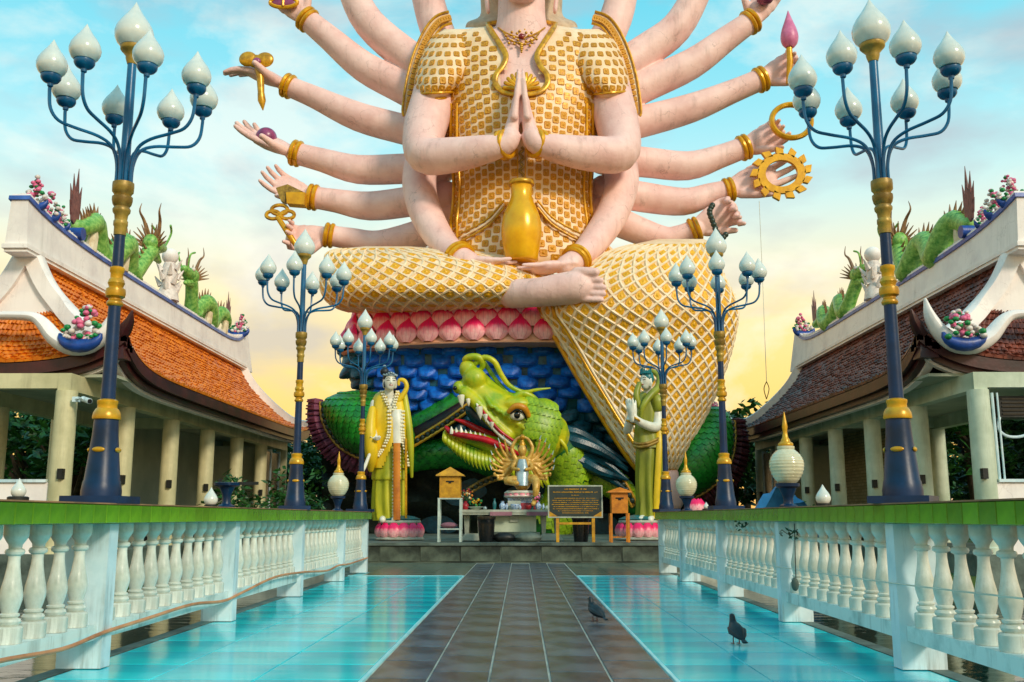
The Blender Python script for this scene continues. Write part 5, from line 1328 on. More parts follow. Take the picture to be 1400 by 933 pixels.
def scale_tube(pts, out_, w_, na=10, step=None, a0=-1.4, a1=1.4, flow=1):
    """pts: (px,py,D,r px): scales over the side that faces the walkway"""
    q = cr(pts, 6); W = [P(a, b, c) for a, b, c, d in q]; R_ = [d*SC(a, b, c) for a, b, c, d in q]
    cum = [0]
    for a, b in zip(W, W[1:]): cum.append(cum[-1]+(b-a).length)
    s_ = 0; j = 0
    while s_ < cum[-1]:
        k = max(i for i, c_ in enumerate(cum) if c_ <= s_); k = min(k, len(W)-2); f = (s_-cum[k])/(cum[k+1]-cum[k]); p = W[k].lerp(W[k+1], f); r_ = R_[k]*(1-f)+R_[k+1]*f
        d = (W[k+1]-W[k]).normalized(); fr = V((0, -1, .15)); fr = (fr-d*fr.dot(d)).normalized(); sd_ = d.cross(fr)
        m_ = max(3, int(r_*(a1-a0)/(w_*.8)))
        for i in range(m_):
            a = a0+(a1-a0)*(i+(.5 if j % 2 else 0))/m_; n_ = fr*math.cos(a)+sd_*math.sin(a)
            out_.append(frame(p+n_*r_, n_, -d*flow, (w_, w_*.95, w_*.7)))
        s_ += step or w_*.62; j += 1
coilL = Loft([(534, 482, 502, 33.6, .3), (539, 458, 522, 33.5, .8), (550, 442, 545, 33.4, 1.3), (570, 444, 560, 33.3, 1.5), (590, 453, 566, 33.3, 1.5), (608, 467, 566, 33.3, 1.4), (622, 488, 560, 33.4, 1.1), (632, 512, 545, 33.5, .6)], 5, .7, 40)
m_ = MB(); coilL.add(m_); m_.build('coil', 'body_green', DG); scale_loft(coilL, 14, 7.2, .03, .47, .27, scg)
coilR = Loft([(556, 972, 984, 34.3, .3), (566, 955, 996, 34.2, .8), (585, 935, 1002, 34.1, 1.2), (610, 925, 1002, 34.0, 1.4), (635, 920, 995, 34.0, 1.4), (655, 922, 982, 34.0, 1.2), (670, 925, 966, 34.1, .8), (680, 930, 950, 34.2, .4)], 5, .7, 36)
m_ = MB(); coilR.add(m_); m_.build('coil', 'body_green', DG); scale_loft(coilR, 10, 7.5, .03, .47, .27, scg)
def frill(path, D, out_dir, l0, l1, n, m, r_=2.2):
    q = cr(path, 8)
    for k in range(n):
        a = q[int(k*(len(q)-1)/(n-1))]; f = k/(n-1); l_ = l0+(l1-l0)*math.sin(PI*(.15+.7*f)); dx, dy = out_dir(f)
        h = math.hypot(dx, dy); dx, dy = dx/h, dy/h
        MB().tube([P(a[0], a[1], D-.05), P(a[0]+dx*l_*.5, a[1]+dy*l_*.5+1, D-.25), P(a[0]+dx*l_, a[1]+dy*l_+3, D+.0)], [r_*.028, r_*.034, r_*.012], 6).build('frill_rib', m, DG)
    # web behind the ribs
    m_ = MB(); m_.grid(30, 4, lambda u, v: (lambda a, dd, l_: P(a[0]+dd[0]*l_*v, a[1]+dd[1]*l_*v+3*v, D+.05+.10*math.sin(u*90)*v))(q[int(u*(len(q)-1))], (lambda o: (o[0]/math.hypot(*o), o[1]/math.hypot(*o)))(out_dir(u)), (l0+(l1-l0)*math.sin(PI*(.15+.7*u)))*.93))
    m_.grid(30, 4, lambda u, v: (lambda a, dd, l_: P(a[0]+dd[0]*l_*v, a[1]+dd[1]*l_*v+3*v, D+.45+.10*math.sin(u*90)*v))(q[int(u*(len(q)-1))], (lambda o: (o[0]/math.hypot(*o), o[1]/math.hypot(*o)))(out_dir(u)), (l0+(l1-l0)*math.sin(PI*(.15+.7*u)))*.93))
    m_.build('frill_web', m, DG)
pL = [(441, 549), (443, 572), (452, 592), (466, 609), (486, 621), (512, 630)]
frill(pL, 33.2, lambda f: (-1+.75*f, -.25+1.0*f), 16, 27, 26, 'frill_purple')
pRr = [(1001, 575), (1002, 600), (998, 625), (985, 650), (966, 668), (940, 682)]
frill(pRr, 33.9, lambda f: (1-.6*f, -.2+.9*f), 12, 26, 24, 'frill_maroon')
# gold edged bead chains
BEAD = MB().sph((0, 0, 0), (.10, .05, .10), 8, 5).mesh('chain_bead', 'bead_dark')
def chain(path, D, w=4.0, out_m='gold_old'):
    q = cr([tuple(p)+(D,) for p in path], 8)
    for s_ in (-1, 1):
        pts = []
        for k, t_ in enumerate(q):
            a, b = q[max(0, k-1)], q[min(len(q)-1, k+1)]; dx, dy = b[0]-a[0], b[1]-a[1]; h = math.hypot(dx, dy) or 1
            pts.append(P(t_[0]-dy/h*w*s_, t_[1]+dx/h*w*s_, t_[2]))
        MB().tube(pts, .055, 7).build('chain_edge', out_m, DG)
    MB().tube([P(t_[0], t_[1], t_[2]+.08) for t_ in q], w*.024, 8, flat=.3, up=(0, 1, 0)).build('chain_band', 'brow_orange' if out_m == 'bright_gold' else 'gold_old', DG)
    W = [P(*t_) for t_ in q]; cum = 0; ms = []; nx_ = .1
    for a, b in zip(W, W[1:]):
        l_ = (b-a).length
        while nx_ < cum+l_: ms.append(T_(a.lerp(b, (nx_-cum)/l_)+V((0, -.02, 0)))); nx_ += .20
        cum += l_
    pieces('chain_bead', BEAD, ms, DG)
chain(pL, 33.0, 3); chain(pRr, 33.7, 3)
# arch of body in front of the cave, brown belly band and chain
arc = [(540, 602, 34.7, 20), (580, 583, 34.6, 19), (620, 558, 34.6, 18), (655, 535, 34.6, 16)]
m_ = MB(); ptub(m_, arc, 16, rnd=True); m_.build('neck_arch', 'body_green', DG); scale_tube(arc, scg, .26)
bb_ = [(546, 606, 34.1, 10), (585, 588, 34.0, 12), (620, 568, 33.9, 12), (648, 548, 33.8, 9)]
m_ = MB(); ptub(m_, bb_, 12, rnd=True); m_.build('belly_band', 'brown_band', DG)
chain([(546, 617), (580, 597), (615, 575), (652, 548)], 33.5, 4, 'bright_gold')
low = [(545, 632, 34.4, 18), (590, 622, 34.3, 20), (640, 622, 34.2, 20), (690, 640, 34.2, 20)]
m_ = MB(); ptub(m_, low, 16, rnd=True); m_.build('lower_coil', 'body_green', DG); scale_tube(low, scg, .30)
rt = [(772, 668, 33.8, 24), (805, 655, 33.8, 24), (838, 662, 33.7, 20), (862, 690, 33.6, 16)]
m_ = MB(); ptub(m_, rt, 16, rnd=True); m_.build('lower_coil', 'body_green', DG); scale_tube(rt, scy, .30)
chain([(808, 634), (828, 640), (850, 660), (868, 692)], 33.1, 4, 'gold')
chain([(640, 672), (665, 658), (690, 650)], 33.3, 3, 'gold_old')
nk_ = [(744, 596, 32.9, 32), (768, 620, 33.1, 32), (780, 650, 33.3, 30), (770, 690, 33.5, 30), (750, 722, 33.6, 28)]
m_ = MB(); ptub(m_, nk_, 20, rnd=True); m_.build('neck', 'body_green', DG); scale_tube(nk_[1:], scy, .32)
# head, one skin
hd = MB()
ptub(hd, [(642, 528, 31.9, 14), (655, 538, 31.9, 18), (675, 552, 31.9, 21), (697, 568, 31.9, 27), (722, 582, 32.0, 33), (745, 594, 32.3, 34)], 20, rnd=True)
ptub(hd, [(636, 538, 31.6, 9), (652, 552, 31.5, 9), (672, 575, 31.5, 9), (694, 596, 31.5, 10)], 12, rnd=True)     # lip roll
hd.sph(P(649, 519, 31.75), (.40, .40, .40), 16, 12); hd.sph(P(640, 505, 31.9), (.30, .3, .34), 14, 10); hd.sph(P(627, 530, 31.8), (.20, .26, .22), 12, 8)
ptub(hd, [(640, 510, 32.1, 9), (650, 515, 32.1, 12), (672, 535, 32.1, 13), (690, 548, 32.1, 14), (715, 552, 32.2, 13)], 12, rnd=True)
hd.sph(P(706, 553, 31.5), (.50, .3, .24), 14, 10)          # brow
hd.sph(P(742, 562, 32.0), (.5, .55, .42), 14, 10)
ptub(hd, [(611, 591, 31.9, 5), (630, 597, 31.8, 8), (655, 603, 31.8, 11), (682, 612, 31.8, 14), (712, 620, 32.0, 20), (738, 612, 32.3, 26)], 14, rnd=True)
for k in range(6): ptub(hd, [(664+9*k, 543+5.5*k, 31.45, 3), (672+9*k, 556+6*k, 31.25, 3.6)], 8, rnd=True)   # nose wrinkles
h_ = hd.build('head', 'head_green', DG, ang=180); rm = h_.modifiers.new('remesh', 'REMESH'); rm.mode = 'VOXEL'; rm.voxel_size = .045; rm.use_smooth_shade = True
sm_ = h_.modifiers.new('smooth', 'SMOOTH'); sm_.factor = .5; sm_.iterations = 3
def part_t(name, m, pts, seg=10, parent=None, **k):
    m_ = MB(); ptub(m_, pts, seg, **k); return m_.build(name, m, parent or DG)
part_t('lip', 'lip_red', [(610, 585, 31.65, 3), (618, 592, 31.5, 4.2), (640, 597, 31.4, 4.6), (665, 602, 31.35, 5), (690, 612, 31.35, 5), (708, 621, 31.5, 3)], rnd=True)
part_t('lip', 'lip_red', [(655, 556, 31.25, 1.8), (668, 572, 31.15, 2.2), (684, 590, 31.1, 2.4), (704, 604, 31.2, 2)], rnd=True)
part_t('lip', 'tooth_white', [(652, 553, 31.3, 1.6), (664, 573, 31.2, 2.0), (682, 594, 31.15, 2.2), (700, 608, 31.3, 3.5)], rnd=True)
part_t('mouth_lining', 'teal_mane', [(645, 562, 32.3, 9), (665, 580, 32.3, 13), (700, 602, 32.4, 14)], rnd=True)
part_t('tongue', 'lip_red', [(622, 574, 31.9, 1.5), (636, 578, 31.9, 3.5), (655, 588, 31.9, 5), (685, 602, 32.0, 6)], rnd=True)
def tooth(x, y, x2, y2, D, r_): MB().tube([P(x, y, D), P((x+x2)/2, (y+y2)/2, D-.03), P(x2, y2, D)], [r_*.024, r_*.017, .004], 8).build('tooth', 'tooth_white', DG)
tooth(630, 541, 632, 558, 31.3, 5); tooth(640, 546, 641, 556, 31.25, 3); tooth(655, 557, 657, 574, 31.1, 5); tooth(664, 567, 664, 577, 31.1, 3); tooth(673, 578, 672, 587, 31.1, 3)
for k in range(8): tooth(618+6.5*k, 593+1.3*k, 617+6.5*k, 583+1.4*k-(4 if k == 2 else 0), 31.45, 3.2)
# eye
e = P(708, 568, 31.12); MB().sph(e, (.25, .12, .17), 20, 12).build('eye', 'tooth_white', DG)
MB().sph(e+V((-.02, -.09, .0)), (.11, .05, .12), 14, 8).build('pupil', 'eye_black', DG)
part_t('eyelid', 'brow_orange', [(696, 563, 31.1, 3.5), (705, 556, 31.0, 5), (716, 558, 31.0, 5), (722, 568, 31.15, 4)], rnd=True)
part_t('eyelid', 'eye_black', [(698, 566, 31.02, 1.0), (706, 560.5, 30.95, 1.3), (715, 564, 30.98, 1.2), (720, 574, 31.1, 1)], rnd=True)
MB().sph(P(622, 531, 31.45), (.07, .06, .07), 10, 6).build('nostril', 'eye_black', DG)
# whisker loops above the snout
part_t('whisker', 'head_green', [(640, 500, 31.9, 4), (636, 492, 31.8, 4.5), (645, 488, 31.7, 5), (656, 490, 31.7, 5), (660, 500, 31.8, 4), (655, 508, 31.9, 3)], rnd=True)
part_t('whisker', 'head_green', [(650, 497, 31.8, 4), (662, 489, 31.7, 4.2), (676, 495, 31.7, 4), (685, 512, 31.8, 3.8), (697, 528, 31.9, 3.4), (716, 536, 32.0, 2.8), (735, 533, 32.0, 2.2), (752, 531, 32.1, 1)], rnd=True)
part_t('whisker', 'scale_yellowgreen', [(659, 492, 32.0, 3), (668, 505, 32.0, 3), (680, 522, 32.0, 2.8), (697, 540, 32.0, 2.2)], rnd=True)
part_t('whisker', 'head_green', [(700, 545, 32.0, 5), (715, 538, 32.0, 5), (730, 545, 32.1, 4.5), (736, 552, 32.2, 3)], rnd=True)
part_t('fin', 'head_green', [(745, 602, 31.9, 2.5), (760, 598, 31.8, 3), (772, 610, 31.8, 3), (776, 622, 31.9, 1)], rnd=True)
# spiny beard along the lower jaw
for k in range(17):
    f = k/16; x, y = 609+82*f, 596+30*f+8*math.sin(PI*f); l_ = 13+9*math.sin(PI*f)
    part_t('beard_spike', 'head_green', [(x, y-4, 31.75, 3.6), (x-1, y+l_*.4, 31.6, 3.8), (x+1+4*f, y+l_, 31.7, .5)], 7)
for k in range(6):
    part_t('beard_spike', 'head_green', [(700+9*k, 628+2*k, 31.9, 5), (700+9*k, 640+3*k, 31.7, 5), (703+10*k, 655+3*k, 31.8, .8)], 7)
# scales on the back of the head
ms = []
for j in range(7):
    for i in range(7):
        x, y = 722+7*i+3.5*(j % 2), 548+11*j+1.5*i
        if x > 768-abs(y-580)*.3 or (x < 735 and y > 600): continue
        r_ = 30*SC(x, y, 32); q = P(x, y, 31.15+((x-728)/30)**2*.35+((y-585)/40)**2*.3); ms.append(frame(q, V(((x-728)/45, -1, -(y-585)/60)), (-.6, 0, .6), (.36, .34, .26)))
pieces('head_scale', SCY, ms, DG)
# teal mane flowing right
for k in range(6):
    part_t('mane_lock', 'teal_mane', [(750, 590+6*k, 32.8, 8), (785, 592+8*k+5*math.sin(k*2.3), 32.7+.15*math.sin(k*5), 9), (820, 606+8*k+6*math.sin(k*1.7+1), 32.8+.2*math.cos(k*4), 7), (858, 632+7*k+7*math.sin(k*3), 33.0, 1.5)], 8, rnd=True)
pieces('scale', SCG, scg, DG, 300, sname='small_scales'); pieces('leaf_scale', SCY, scy, DG, 300, sname='small_leaf_scales')
print('scales', len(scg), len(scy))
# ================================================================== attendants, altar and what stands round it
mat('statue_white', '#EDEADB', '#D3D0BF', rough=.4, scale=3, bump=.15, dist=.01)
mat('robe_yellow', '#F0C81C', '#B89C16', rough=.42, scale=2.2, bump=.3, bscale=8, dist=.02, contrast=(.3, .6), stretch=(1, 1, .35))
mat('robe_lime', '#C8BE1E', '#80901A', rough=.42, scale=2.4, bump=.35, bscale=8, dist=.02, contrast=(.3, .6), stretch=(1, 1, .3))
mat('robe_olive', '#969A28', '#626A1A', rough=.42, scale=2.2, bump=.3, bscale=8, dist=.02, contrast=(.3, .6), stretch=(1, 1, .3))
mat('orange_belt', '#D9831F', '#B0601A', rough=.4)
mat('pearl', '#F4EDD2', '#DAC98E', rough=.3)
mat('teal_plain', '#1F7D7F', '#0F4A55', rough=.4)
mat('wood_yellow', '#D49A14', '#9E6C0C', rough=.5, scale=6)
mat('wood_orange', '#D98412', '#A85E0A', rough=.5, scale=6)
mat('board_dark', '#2E3A34', '#1C2622', rough=.5)
mat('frame_white', '#C9D6CC', '#9FB0A8', rough=.5)
mat('stone_pale', '#B9BDAE', '#8D9484', rough=.6, scale=3, bump=.3)
mat('statue_gold', '#DDB45A', '#B07C28', rough=.35, metal=.1, scale=10, bump=.2)
mat('silver', '#AEBEC2', '#75888F', rough=.35, metal=.3)
mat('china_blue', '#1E62A8', '#D7E4EA', rough=.2, scale=30)
mat('mauve', '#A2707E', '#7E4E5E', rough=.6)
mat('red_paint', '#B0202A', '#7A1420', rough=.4)
D0 = 24.8
def pt2(mb, pts, seg=12, **k): return ptub(mb, pts, seg, **k)
FS = SC(533, 600, D0)
def face(hc_, s_, yaw, root, hairmat='hair'):
    """brows, eyes and lips laid on a head of radius s_*9; yaw turns the face"""
    R = Matrix.Rotation(yaw, 3, 'Z')
    f = MB()
    for sx_ in (-1, 1):
        f.tube([hc_+R@V((sx_*1.5, -8.6, 3.2))*s_, hc_+R@V((sx_*4, -8.2, 4.4))*s_, hc_+R@V((sx_*6.4, -6.6, 3.4))*s_], .35*s_, 6)
        f.tube([hc_+R@V((sx_*1.9, -8.7, .6))*s_, hc_+R@V((sx_*3.8, -8.5, .9))*s_, hc_+R@V((sx_*5.8, -7.2, .8))*s_], .4*s_, 6)
    f.build('brows_and_eyes', 'eye_black', root)
    MB().tube([hc_+R@V((-2.0, -8.3, -5.6))*s_, hc_+R@V((0, -8.9, -6.0))*s_, hc_+R@V((2.0, -8.3, -5.6))*s_], .62*s_, 7, rnd=True).build('lips', 'lip_red', root)
def head(mb, hc_, s_, yaw):
    R = Matrix.Rotation(yaw, 3, 'Z')
    mb.sph(hc_, (8.6*s_, 9*s_, 12.5*s_), 20, 16, R); mb.sph(hc_+R@V((0, -2.4, -7.0))*s_, (5.6*s_, 6*s_, 5.6*s_), 14, 10)
    mb.tube([hc_+R@V((0, -8.2, 1.5))*s_, hc_+R@V((0, -9.9, -2.6))*s_], [.9*s_, 1.5*s_], 8, rnd=True)
    for sx_ in (-1, 1): mb.tube([hc_+R@V((sx_*8.4, .5, 3))*s_, hc_+R@V((sx_*8.9, .3, -4.5))*s_, hc_+R@V((sx_*8.2, 0, -8.5))*s_], [1.3*s_, 1.6*s_, 1.3*s_], 8, rnd=True)
    mb.sph(hc_+R@V((0, -8.3, -5.8))*s_, (2.4*s_, 1.2*s_, 1.2*s_), 8, 6)
def remesh(o, vx):
    r_ = o.modifiers.new('remesh', 'REMESH'); r_.mode = 'VOXEL'; r_.voxel_size = vx; r_.use_smooth_shade = True
    q = o.modifiers.new('smooth', 'SMOOTH'); q.factor = .5; q.iterations = 2
def folds(lf, n=9, amp=.035):
    o = lf.ev
    def ev(u, v):
        p = o(u, v); k = math.sin(u*2*PI*n+2*math.sin(v*3))*amp*min(1, v*1.6+.1); c = lf.row(v); ctr = P((c[1]+c[2])/2, c[0], c[3]); d = (p-ctr); d.z = 0
        return p+d.normalized()*k if d.length > .01 else p
    lf.ev = ev; return lf
def lotus_base(root, cx, w_, y0_=712, y1_=738):
    s_ = SC(cx, 725, D0); c = P(cx, y1_, D0); R0 = w_/2*s_
    MB().lathe([(R0*.98, 0), (R0*1.0, .03), (R0*.85, .08), (R0*.78, .36), (R0*.86, .42), (R0*.84, .47), (R0*.3, .49)], 32, c+V((0, 0, .0))).build('base_core', 'stone_pale', root)
    ms = []
    for k in range(13):
        a = 2*PI*k/13+.2; n_ = V((math.cos(a), math.sin(a), 0)); ms.append(frame(c+n_*R0*.80+V((0, 0, .06)), n_+V((0, 0, .1)), (0, 0, 1), (.36*R0/.6, .33, .42)))
    pieces('petal', PET, ms, root)
    MB().lathe([(R0*.80, .47), (R0*.85, .50), (R0*.6, .56), (R0*.2, .6)], 14, c).build('base_cap', 'teal_plain', root)
AL = thing('attendant_statue', P(531, 738, D0), 'standing attendant statue in a yellow and green robe with white sash, left of the altar', 'statue', 'attendant statues beside the altar')
lotus_base(AL, 546, 68)
b = MB(); hc_ = P(533, 522, 24.5); head(b, hc_, FS, .35)
pt2(b, [(533, 570, 24.75, 12), (532, 548, 24.75, 11), (532, 538, 24.65, 6.5), (532, 530, 24.6, 6)], rnd=True)
pt2(b, [(512, 552, 24.8, 6), (508, 580, 24.6, 5.5), (512, 598, 24.3, 5)], rnd=True)
hand(b, P(511, 598, 24.3), (.3, -.5, -.2), (0, 0, 1), .36, (.6, .6, .6, .6), 1)
for x in (524, 540): pt2(b, [(x, 600, 24.8, 8), (x, 660, 24.8, 6), (x, 702, 24.75, 5), (x, 708, 24.65, 5), (x-1, 711, 24.35, 4.5)], rnd=True)
pt2(b, [(532, 565, 24.8, 12), (532, 605, 24.8, 12)], rnd=True)
o = b.build('body', 'statue_white', AL); remesh(o, .022); face(hc_, FS, .35, AL)
R = Matrix.Rotation(.35, 3, 'Z')
MB().sph(hc_+R@V((0, 2.0, 3.2))*FS, (9.6*FS, 9.2*FS, 11.5*FS), 18, 12).sph(hc_+R@V((-7.5, -1.5, -4))*FS, (1.6*FS, 2.2*FS, 5*FS), 8, 6).sph(hc_+V((-8, 3, 14))*FS, (6*FS, 5*FS, 6*FS), 12, 8).build('hair', 'hair', AL)
tb = MB()
for k in range(9): a = -1.4+k*.35; q = hc_+R@V((9*math.sin(a), -8*math.cos(a)*.9, 9.5+1.5*math.cos(a*3)))*FS; tb.sph(q, 1.7*FS, 8, 6)
tb.tube([hc_+R@V((9.2*math.sin(a_), -8.2*math.cos(a_), 7.6))*FS for a_ in [-1.5+.3*k for k in range(11)]], .9*FS, 6); tb.sph(hc_+V((-8, 3, 21))*FS, 2.6*FS, 10, 8); tb.build('diadem', 'silver', AL)
sk = folds(Loft([(595, 515, 553, 24.8, .32), (640, 510, 555, 24.8, .38), (655, 509, 556, 24.8, .40), (658, 511, 554, 24.8, .36), (690, 509, 554, 24.8, .38), (712, 511, 553, 24.8, .38)], 5, .8, 56), 9, .03)
m_ = MB(); sk.add(m_); m_.build('skirt', 'robe_lime', AL)
ct = folds(Loft([(534, 523, 543, 24.85, .16), (539, 514, 549, 24.85, .26), (552, 508, 556, 24.85, .36), (575, 506, 559, 24.8, .42), (600, 506, 560, 24.8, .42), (628, 506, 561, 24.8, .42), (640, 505, 562, 24.8, .40)], 5, .8, 60), 8, .022)
def coat_skip(u, v):
    r_ = ct.row(v); x = (r_[1]+r_[2])/2-(r_[2]-r_[1])/2*math.cos(2*PI*u); y = r_[0]
    if u > .5: return False
    c = 534+min(8, max(0, (y-535)*.16)); w_ = 5+max(0, (y-600))*.42 if y > 560 else max(3.5, 7-(y-534)*.12)
    return abs(x-c-(0 if y < 560 else 2)) < w_
m_ = MB(); ct.add(m_, coat_skip); m_.build('coat', 'robe_yellow', AL)
sa = Loft([(560, 530, 552, 24.78, .36), (575, 529, 555, 24.76, .40), (606, 530, 556, 24.76, .40)], 4, .8, 32)
m_ = MB(); sa.add(m_); m_.build('sash', 'statue_white', AL)
pr_ = MB().sph((0, 0, 0), (.032, .026, .032), 8, 6).mesh('trim_bead', 'pearl')
ms = []
for path in ([(521, 536), (527, 549), (534, 562)], [(545, 536), (542, 549), (538, 562)], [(531, 563), (531, 590), (526, 606), (509, 634)], [(552, 563), (551, 590), (554, 612), (561, 638)], [(539, 608), (538, 660), (538, 710)], [(547, 608), (546, 660), (546, 710)]):
    for ofs in (0, 3):
        q = cr(path, 12); last = None
        for a, bb2 in q:
            if last is not None and math.hypot(a-last[0], bb2-last[1]) < 3.1: continue
            last = (a, bb2); lf_ = ct if bb2 < 607 or a < 530 or a > 549 else sk
            if bb2 > 640: lf_ = sk
            p = on(lf_, a+ofs*(1 if a < 540 else -1)*(.9 if a not in (538, 546) else .0), min(bb2, lf_.r[-1][0]-.5)); ms.append(T_(V((p.x, p.y-.035, p.z))))
pieces('trim_bead', pr_, ms, AL)
MB().tube([P(542.5, y, 24.30-.03) for y in (606, 640, 675, 711)], [.085]*4, 8, flat=.35, up=(0, -1, 0)).build('belt_end', 'orange_belt', AL)
for pth in ([(509, 560, 24.45, 5), (506, 590, 24.3, 8), (508, 620, 24.35, 9), (507, 642, 24.5, 4)],):
    m_ = MB(); pt2(m_, pth, rnd=True); m_.build('sleeve', 'robe_yellow', AL)
m_ = MB(); pt2(m_, [(505, 622, 24.2, 2.2), (498, 640, 24.1, 2.4), (493, 650, 24.1, 1)], 8, rnd=True); m_.build('sleeve_trim', 'statue_white', AL)
m_ = MB(); pt2(m_, [(545, 548, 24.6, 3.6), (551, 540, 24.6, 3.6), (556, 530, 24.6, 3.2), (553, 521, 24.6, 3), (546, 520, 24.6, 2.6), (545, 526, 24.6, 2)], 10, rnd=True); m_.build('curled_scarf', 'robe_yellow', AL)
m_ = MB(); pt2(m_, [(553, 540, 24.7, 4), (558, 575, 24.6, 5), (561, 610, 24.6, 5), (563, 652, 24.7, 2)], 10, rnd=True); m_.build('scarf_tail', 'robe_lime', AL)
MB().tube([P(555, y, 24.4) for y in (600, 650, 712)], .03, 7).build('staff', 'gold', AL)

AR = thing('attendant_statue', P(885, 738, D0), 'standing pale attendant statue in olive dress with praying hands, right of the altar', 'statue', 'attendant statues beside the altar')
lotus_base(AR, 874, 66)
b = MB(); hc_ = P(884, 521, 24.6); head(b, hc_, FS, -.95)
pt2(b, [(886, 575, 24.8, 12), (887, 552, 24.8, 12), (886, 538, 24.75, 6.5), (885, 530, 24.7, 6)], rnd=True)
pt2(b, [(896, 546, 24.75, 8), (899, 570, 24.65, 7.5), (897, 584, 24.5, 7), (880, 580, 24.3, 6), (866, 571, 24.15, 4.5)], rnd=True)
pt2(b, [(872, 548, 25.0, 7), (862, 575, 24.9, 6.5), (858, 588, 24.7, 6), (862, 575, 24.35, 4.5)], rnd=True)
for dy_, D_ in ((-1.5, 24.02), (1.5, 24.12)):
    hand(b, P(865+dy_, 571, D_+.05), (-.12, .1, 1), (.3*(1 if dy_ < 0 else -1)+.4, -.6*(-1 if dy_ < 0 else 1), 0), .50, (.05, .05, .05, .05), 1 if dy_ < 0 else -1, tc=.1, thumb=(.8, .4, .3))
for x in (880, 893): pt2(b, [(x, 600, 24.85, 8), (x, 660, 24.85, 6), (x, 702, 24.75, 5), (x-1, 707, 24.65, 5), (x-4, 711, 24.4, 4.5)], rnd=True)
pt2(b, [(887, 570, 24.85, 12), (886, 605, 24.85, 12)], rnd=True)
o = b.build('body', 'statue_white', AR); remesh(o, .022); face(hc_, FS, -.95, AR)
R = Matrix.Rotation(-.95, 3, 'Z')
hb = MB().sph(hc_+R@V((0, 1.6, 3.6))*FS, (9.2*FS, 9.4*FS, 11.2*FS), 18, 12)
for k in range(11): a = -1.5+k*.3; hb.tube([hc_+R@V((8.6*math.sin(a), -8*math.cos(a), 9))*FS, hc_+R@V((10.5*math.sin(a), -9*math.cos(a)*.6, 17+3*math.cos(a*4)))*FS], [1.5*FS, .5*FS], 6)
hb.build('headdress', 'teal_plain', AR)
m_ = MB(); pt2(m_, [(893, 508, 24.9, 3), (902, 516, 24.8, 5), (900, 530, 24.6, 5.5), (889, 541, 24.4, 5), (879, 556, 24.3, 4), (876, 572, 24.4, 3)], 10, rnd=True); pt2(m_, [(874, 525, 24.5, 3.5), (870, 540, 24.4, 4.5), (874, 556, 24.4, 4)], 10, rnd=True); m_.build('scarf', 'robe_olive', AR)
sk = folds(Loft([(596, 872, 902, 24.85, .30), (620, 870, 906, 24.85, .36), (650, 870, 907, 24.85, .36), (690, 871, 906, 24.85, .36), (711, 869, 906, 24.85, .36)], 5, .8, 52), 8, .035)
m_ = MB(); sk.add(m_); m_.build('skirt', 'robe_olive', AR)
tu = folds(Loft([(535, 878, 893, 24.85, .14), (541, 873, 900, 24.85, .24), (556, 869, 902, 24.85, .32), (580, 869, 901, 24.85, .34), (598, 867, 904, 24.85, .38), (612, 866, 906, 24.85, .42)], 5, .8, 52), 6, .015)
m_ = MB(); tu.add(m_); m_.build('tunic', 'robe_olive', AR)
for o_ in (0, 4): MB().tube([on(tu, x, y-o_, .03) for x, y in cr([(868, 610), (876, 611.5), (886, 610), (897, 605), (903, 600)], 4)], .035, 8).build('tunic_hem', 'gold_old', AR)
MB().tube([on(tu, 899, 590, .05), on(tu, 899, 609, .05), on(sk, 899, 640, .06), on(sk, 898, 680, .06), on(sk, 898, 710, .06)], [.075]*5, 8, flat=.4, up=(0, -1, 0)).build('yellow_ribbon', 'robe_yellow', AR)
m_ = MB(); pt2(m_, [(893, 541, 24.6, 6), (898, 548, 24.6, 9), (899, 556, 24.6, 8.5)], 12, rnd=True); m_.build('cap_sleeve', 'robe_olive', AR)
for x, y, D_ in ((869, 573, 24.15), (862, 578, 24.35)):
    p = P(x, y, D_); MB().tube([p+(Matrix.Rotation(.5, 3, 'Y')@V((math.cos(a), math.sin(a), 0)))*.10 for a in [2*PI*k/18 for k in range(19)]], .03, 7).build('bracelet', 'gold', AR)

# ---------------- altar
ZP = .43
def bx(px0, px1, D, y0, y1, z0, z1):   # box spanning picture columns px0..px1 at distance D
    a = P(px0, 707, D).x; b_ = P(px1, 707, D).x; return (a, b_, y0, y1, z0, z1)
AT = thing('altar_table', (.0, 24.2, ZP), 'pale stone altar table with offerings in front of the dragon', 'table')
MB().bb(*bx(628, 766, 23.8, 23.7, 24.9, 1.10, 1.17)).build('table_top', 'stone_pale', AT, smooth=False)
MB().bb(*bx(630, 764, 23.8, 23.72, 24.88, 1.05, 1.098)).build('moulding', 'stone_pale', AT, smooth=False)
for x0, x1 in ((634, 662), (738, 766)):
    c = P((x0+x1)/2, 707, 24.2); MB().frustum((c.x, 24.25, ZP+.02), .62, .8, .40, .7, .16).build('foot', 'stone_pale', AT, smooth=False)
    for s in (-1, 1): MB().frustum((c.x+s*.16, 24.25, ZP+.182), .09, .6, .14, .7, .435).build('leg', 'stone_pale', AT, smooth=False)
MB().bb(*bx(672, 733, 23.9, 23.95, 24.6, ZP+.22, 1.048)).build('pedestal', 'column_white', AT, smooth=False)
c = P(702, 707, 23.9)
MB().frustum((c.x+.02, 23.93, ZP+.45), .20, .04, .32, .05, .50).build('carved_panel', 'stone_pale', AT, smooth=False)
for x0, x1 in ((670, 700), (720, 750)): MB().bb(*bx(x0, x1, 23.7, 23.67, 23.699, 1.03, 1.12)).build('altar_cloth', 'mauve', AT, smooth=False)
MB().bb(*bx(668, 738, 23.6, 23.5, 23.94, ZP+.003, ZP+.215)).build('step', 'concrete', AT, smooth=False)
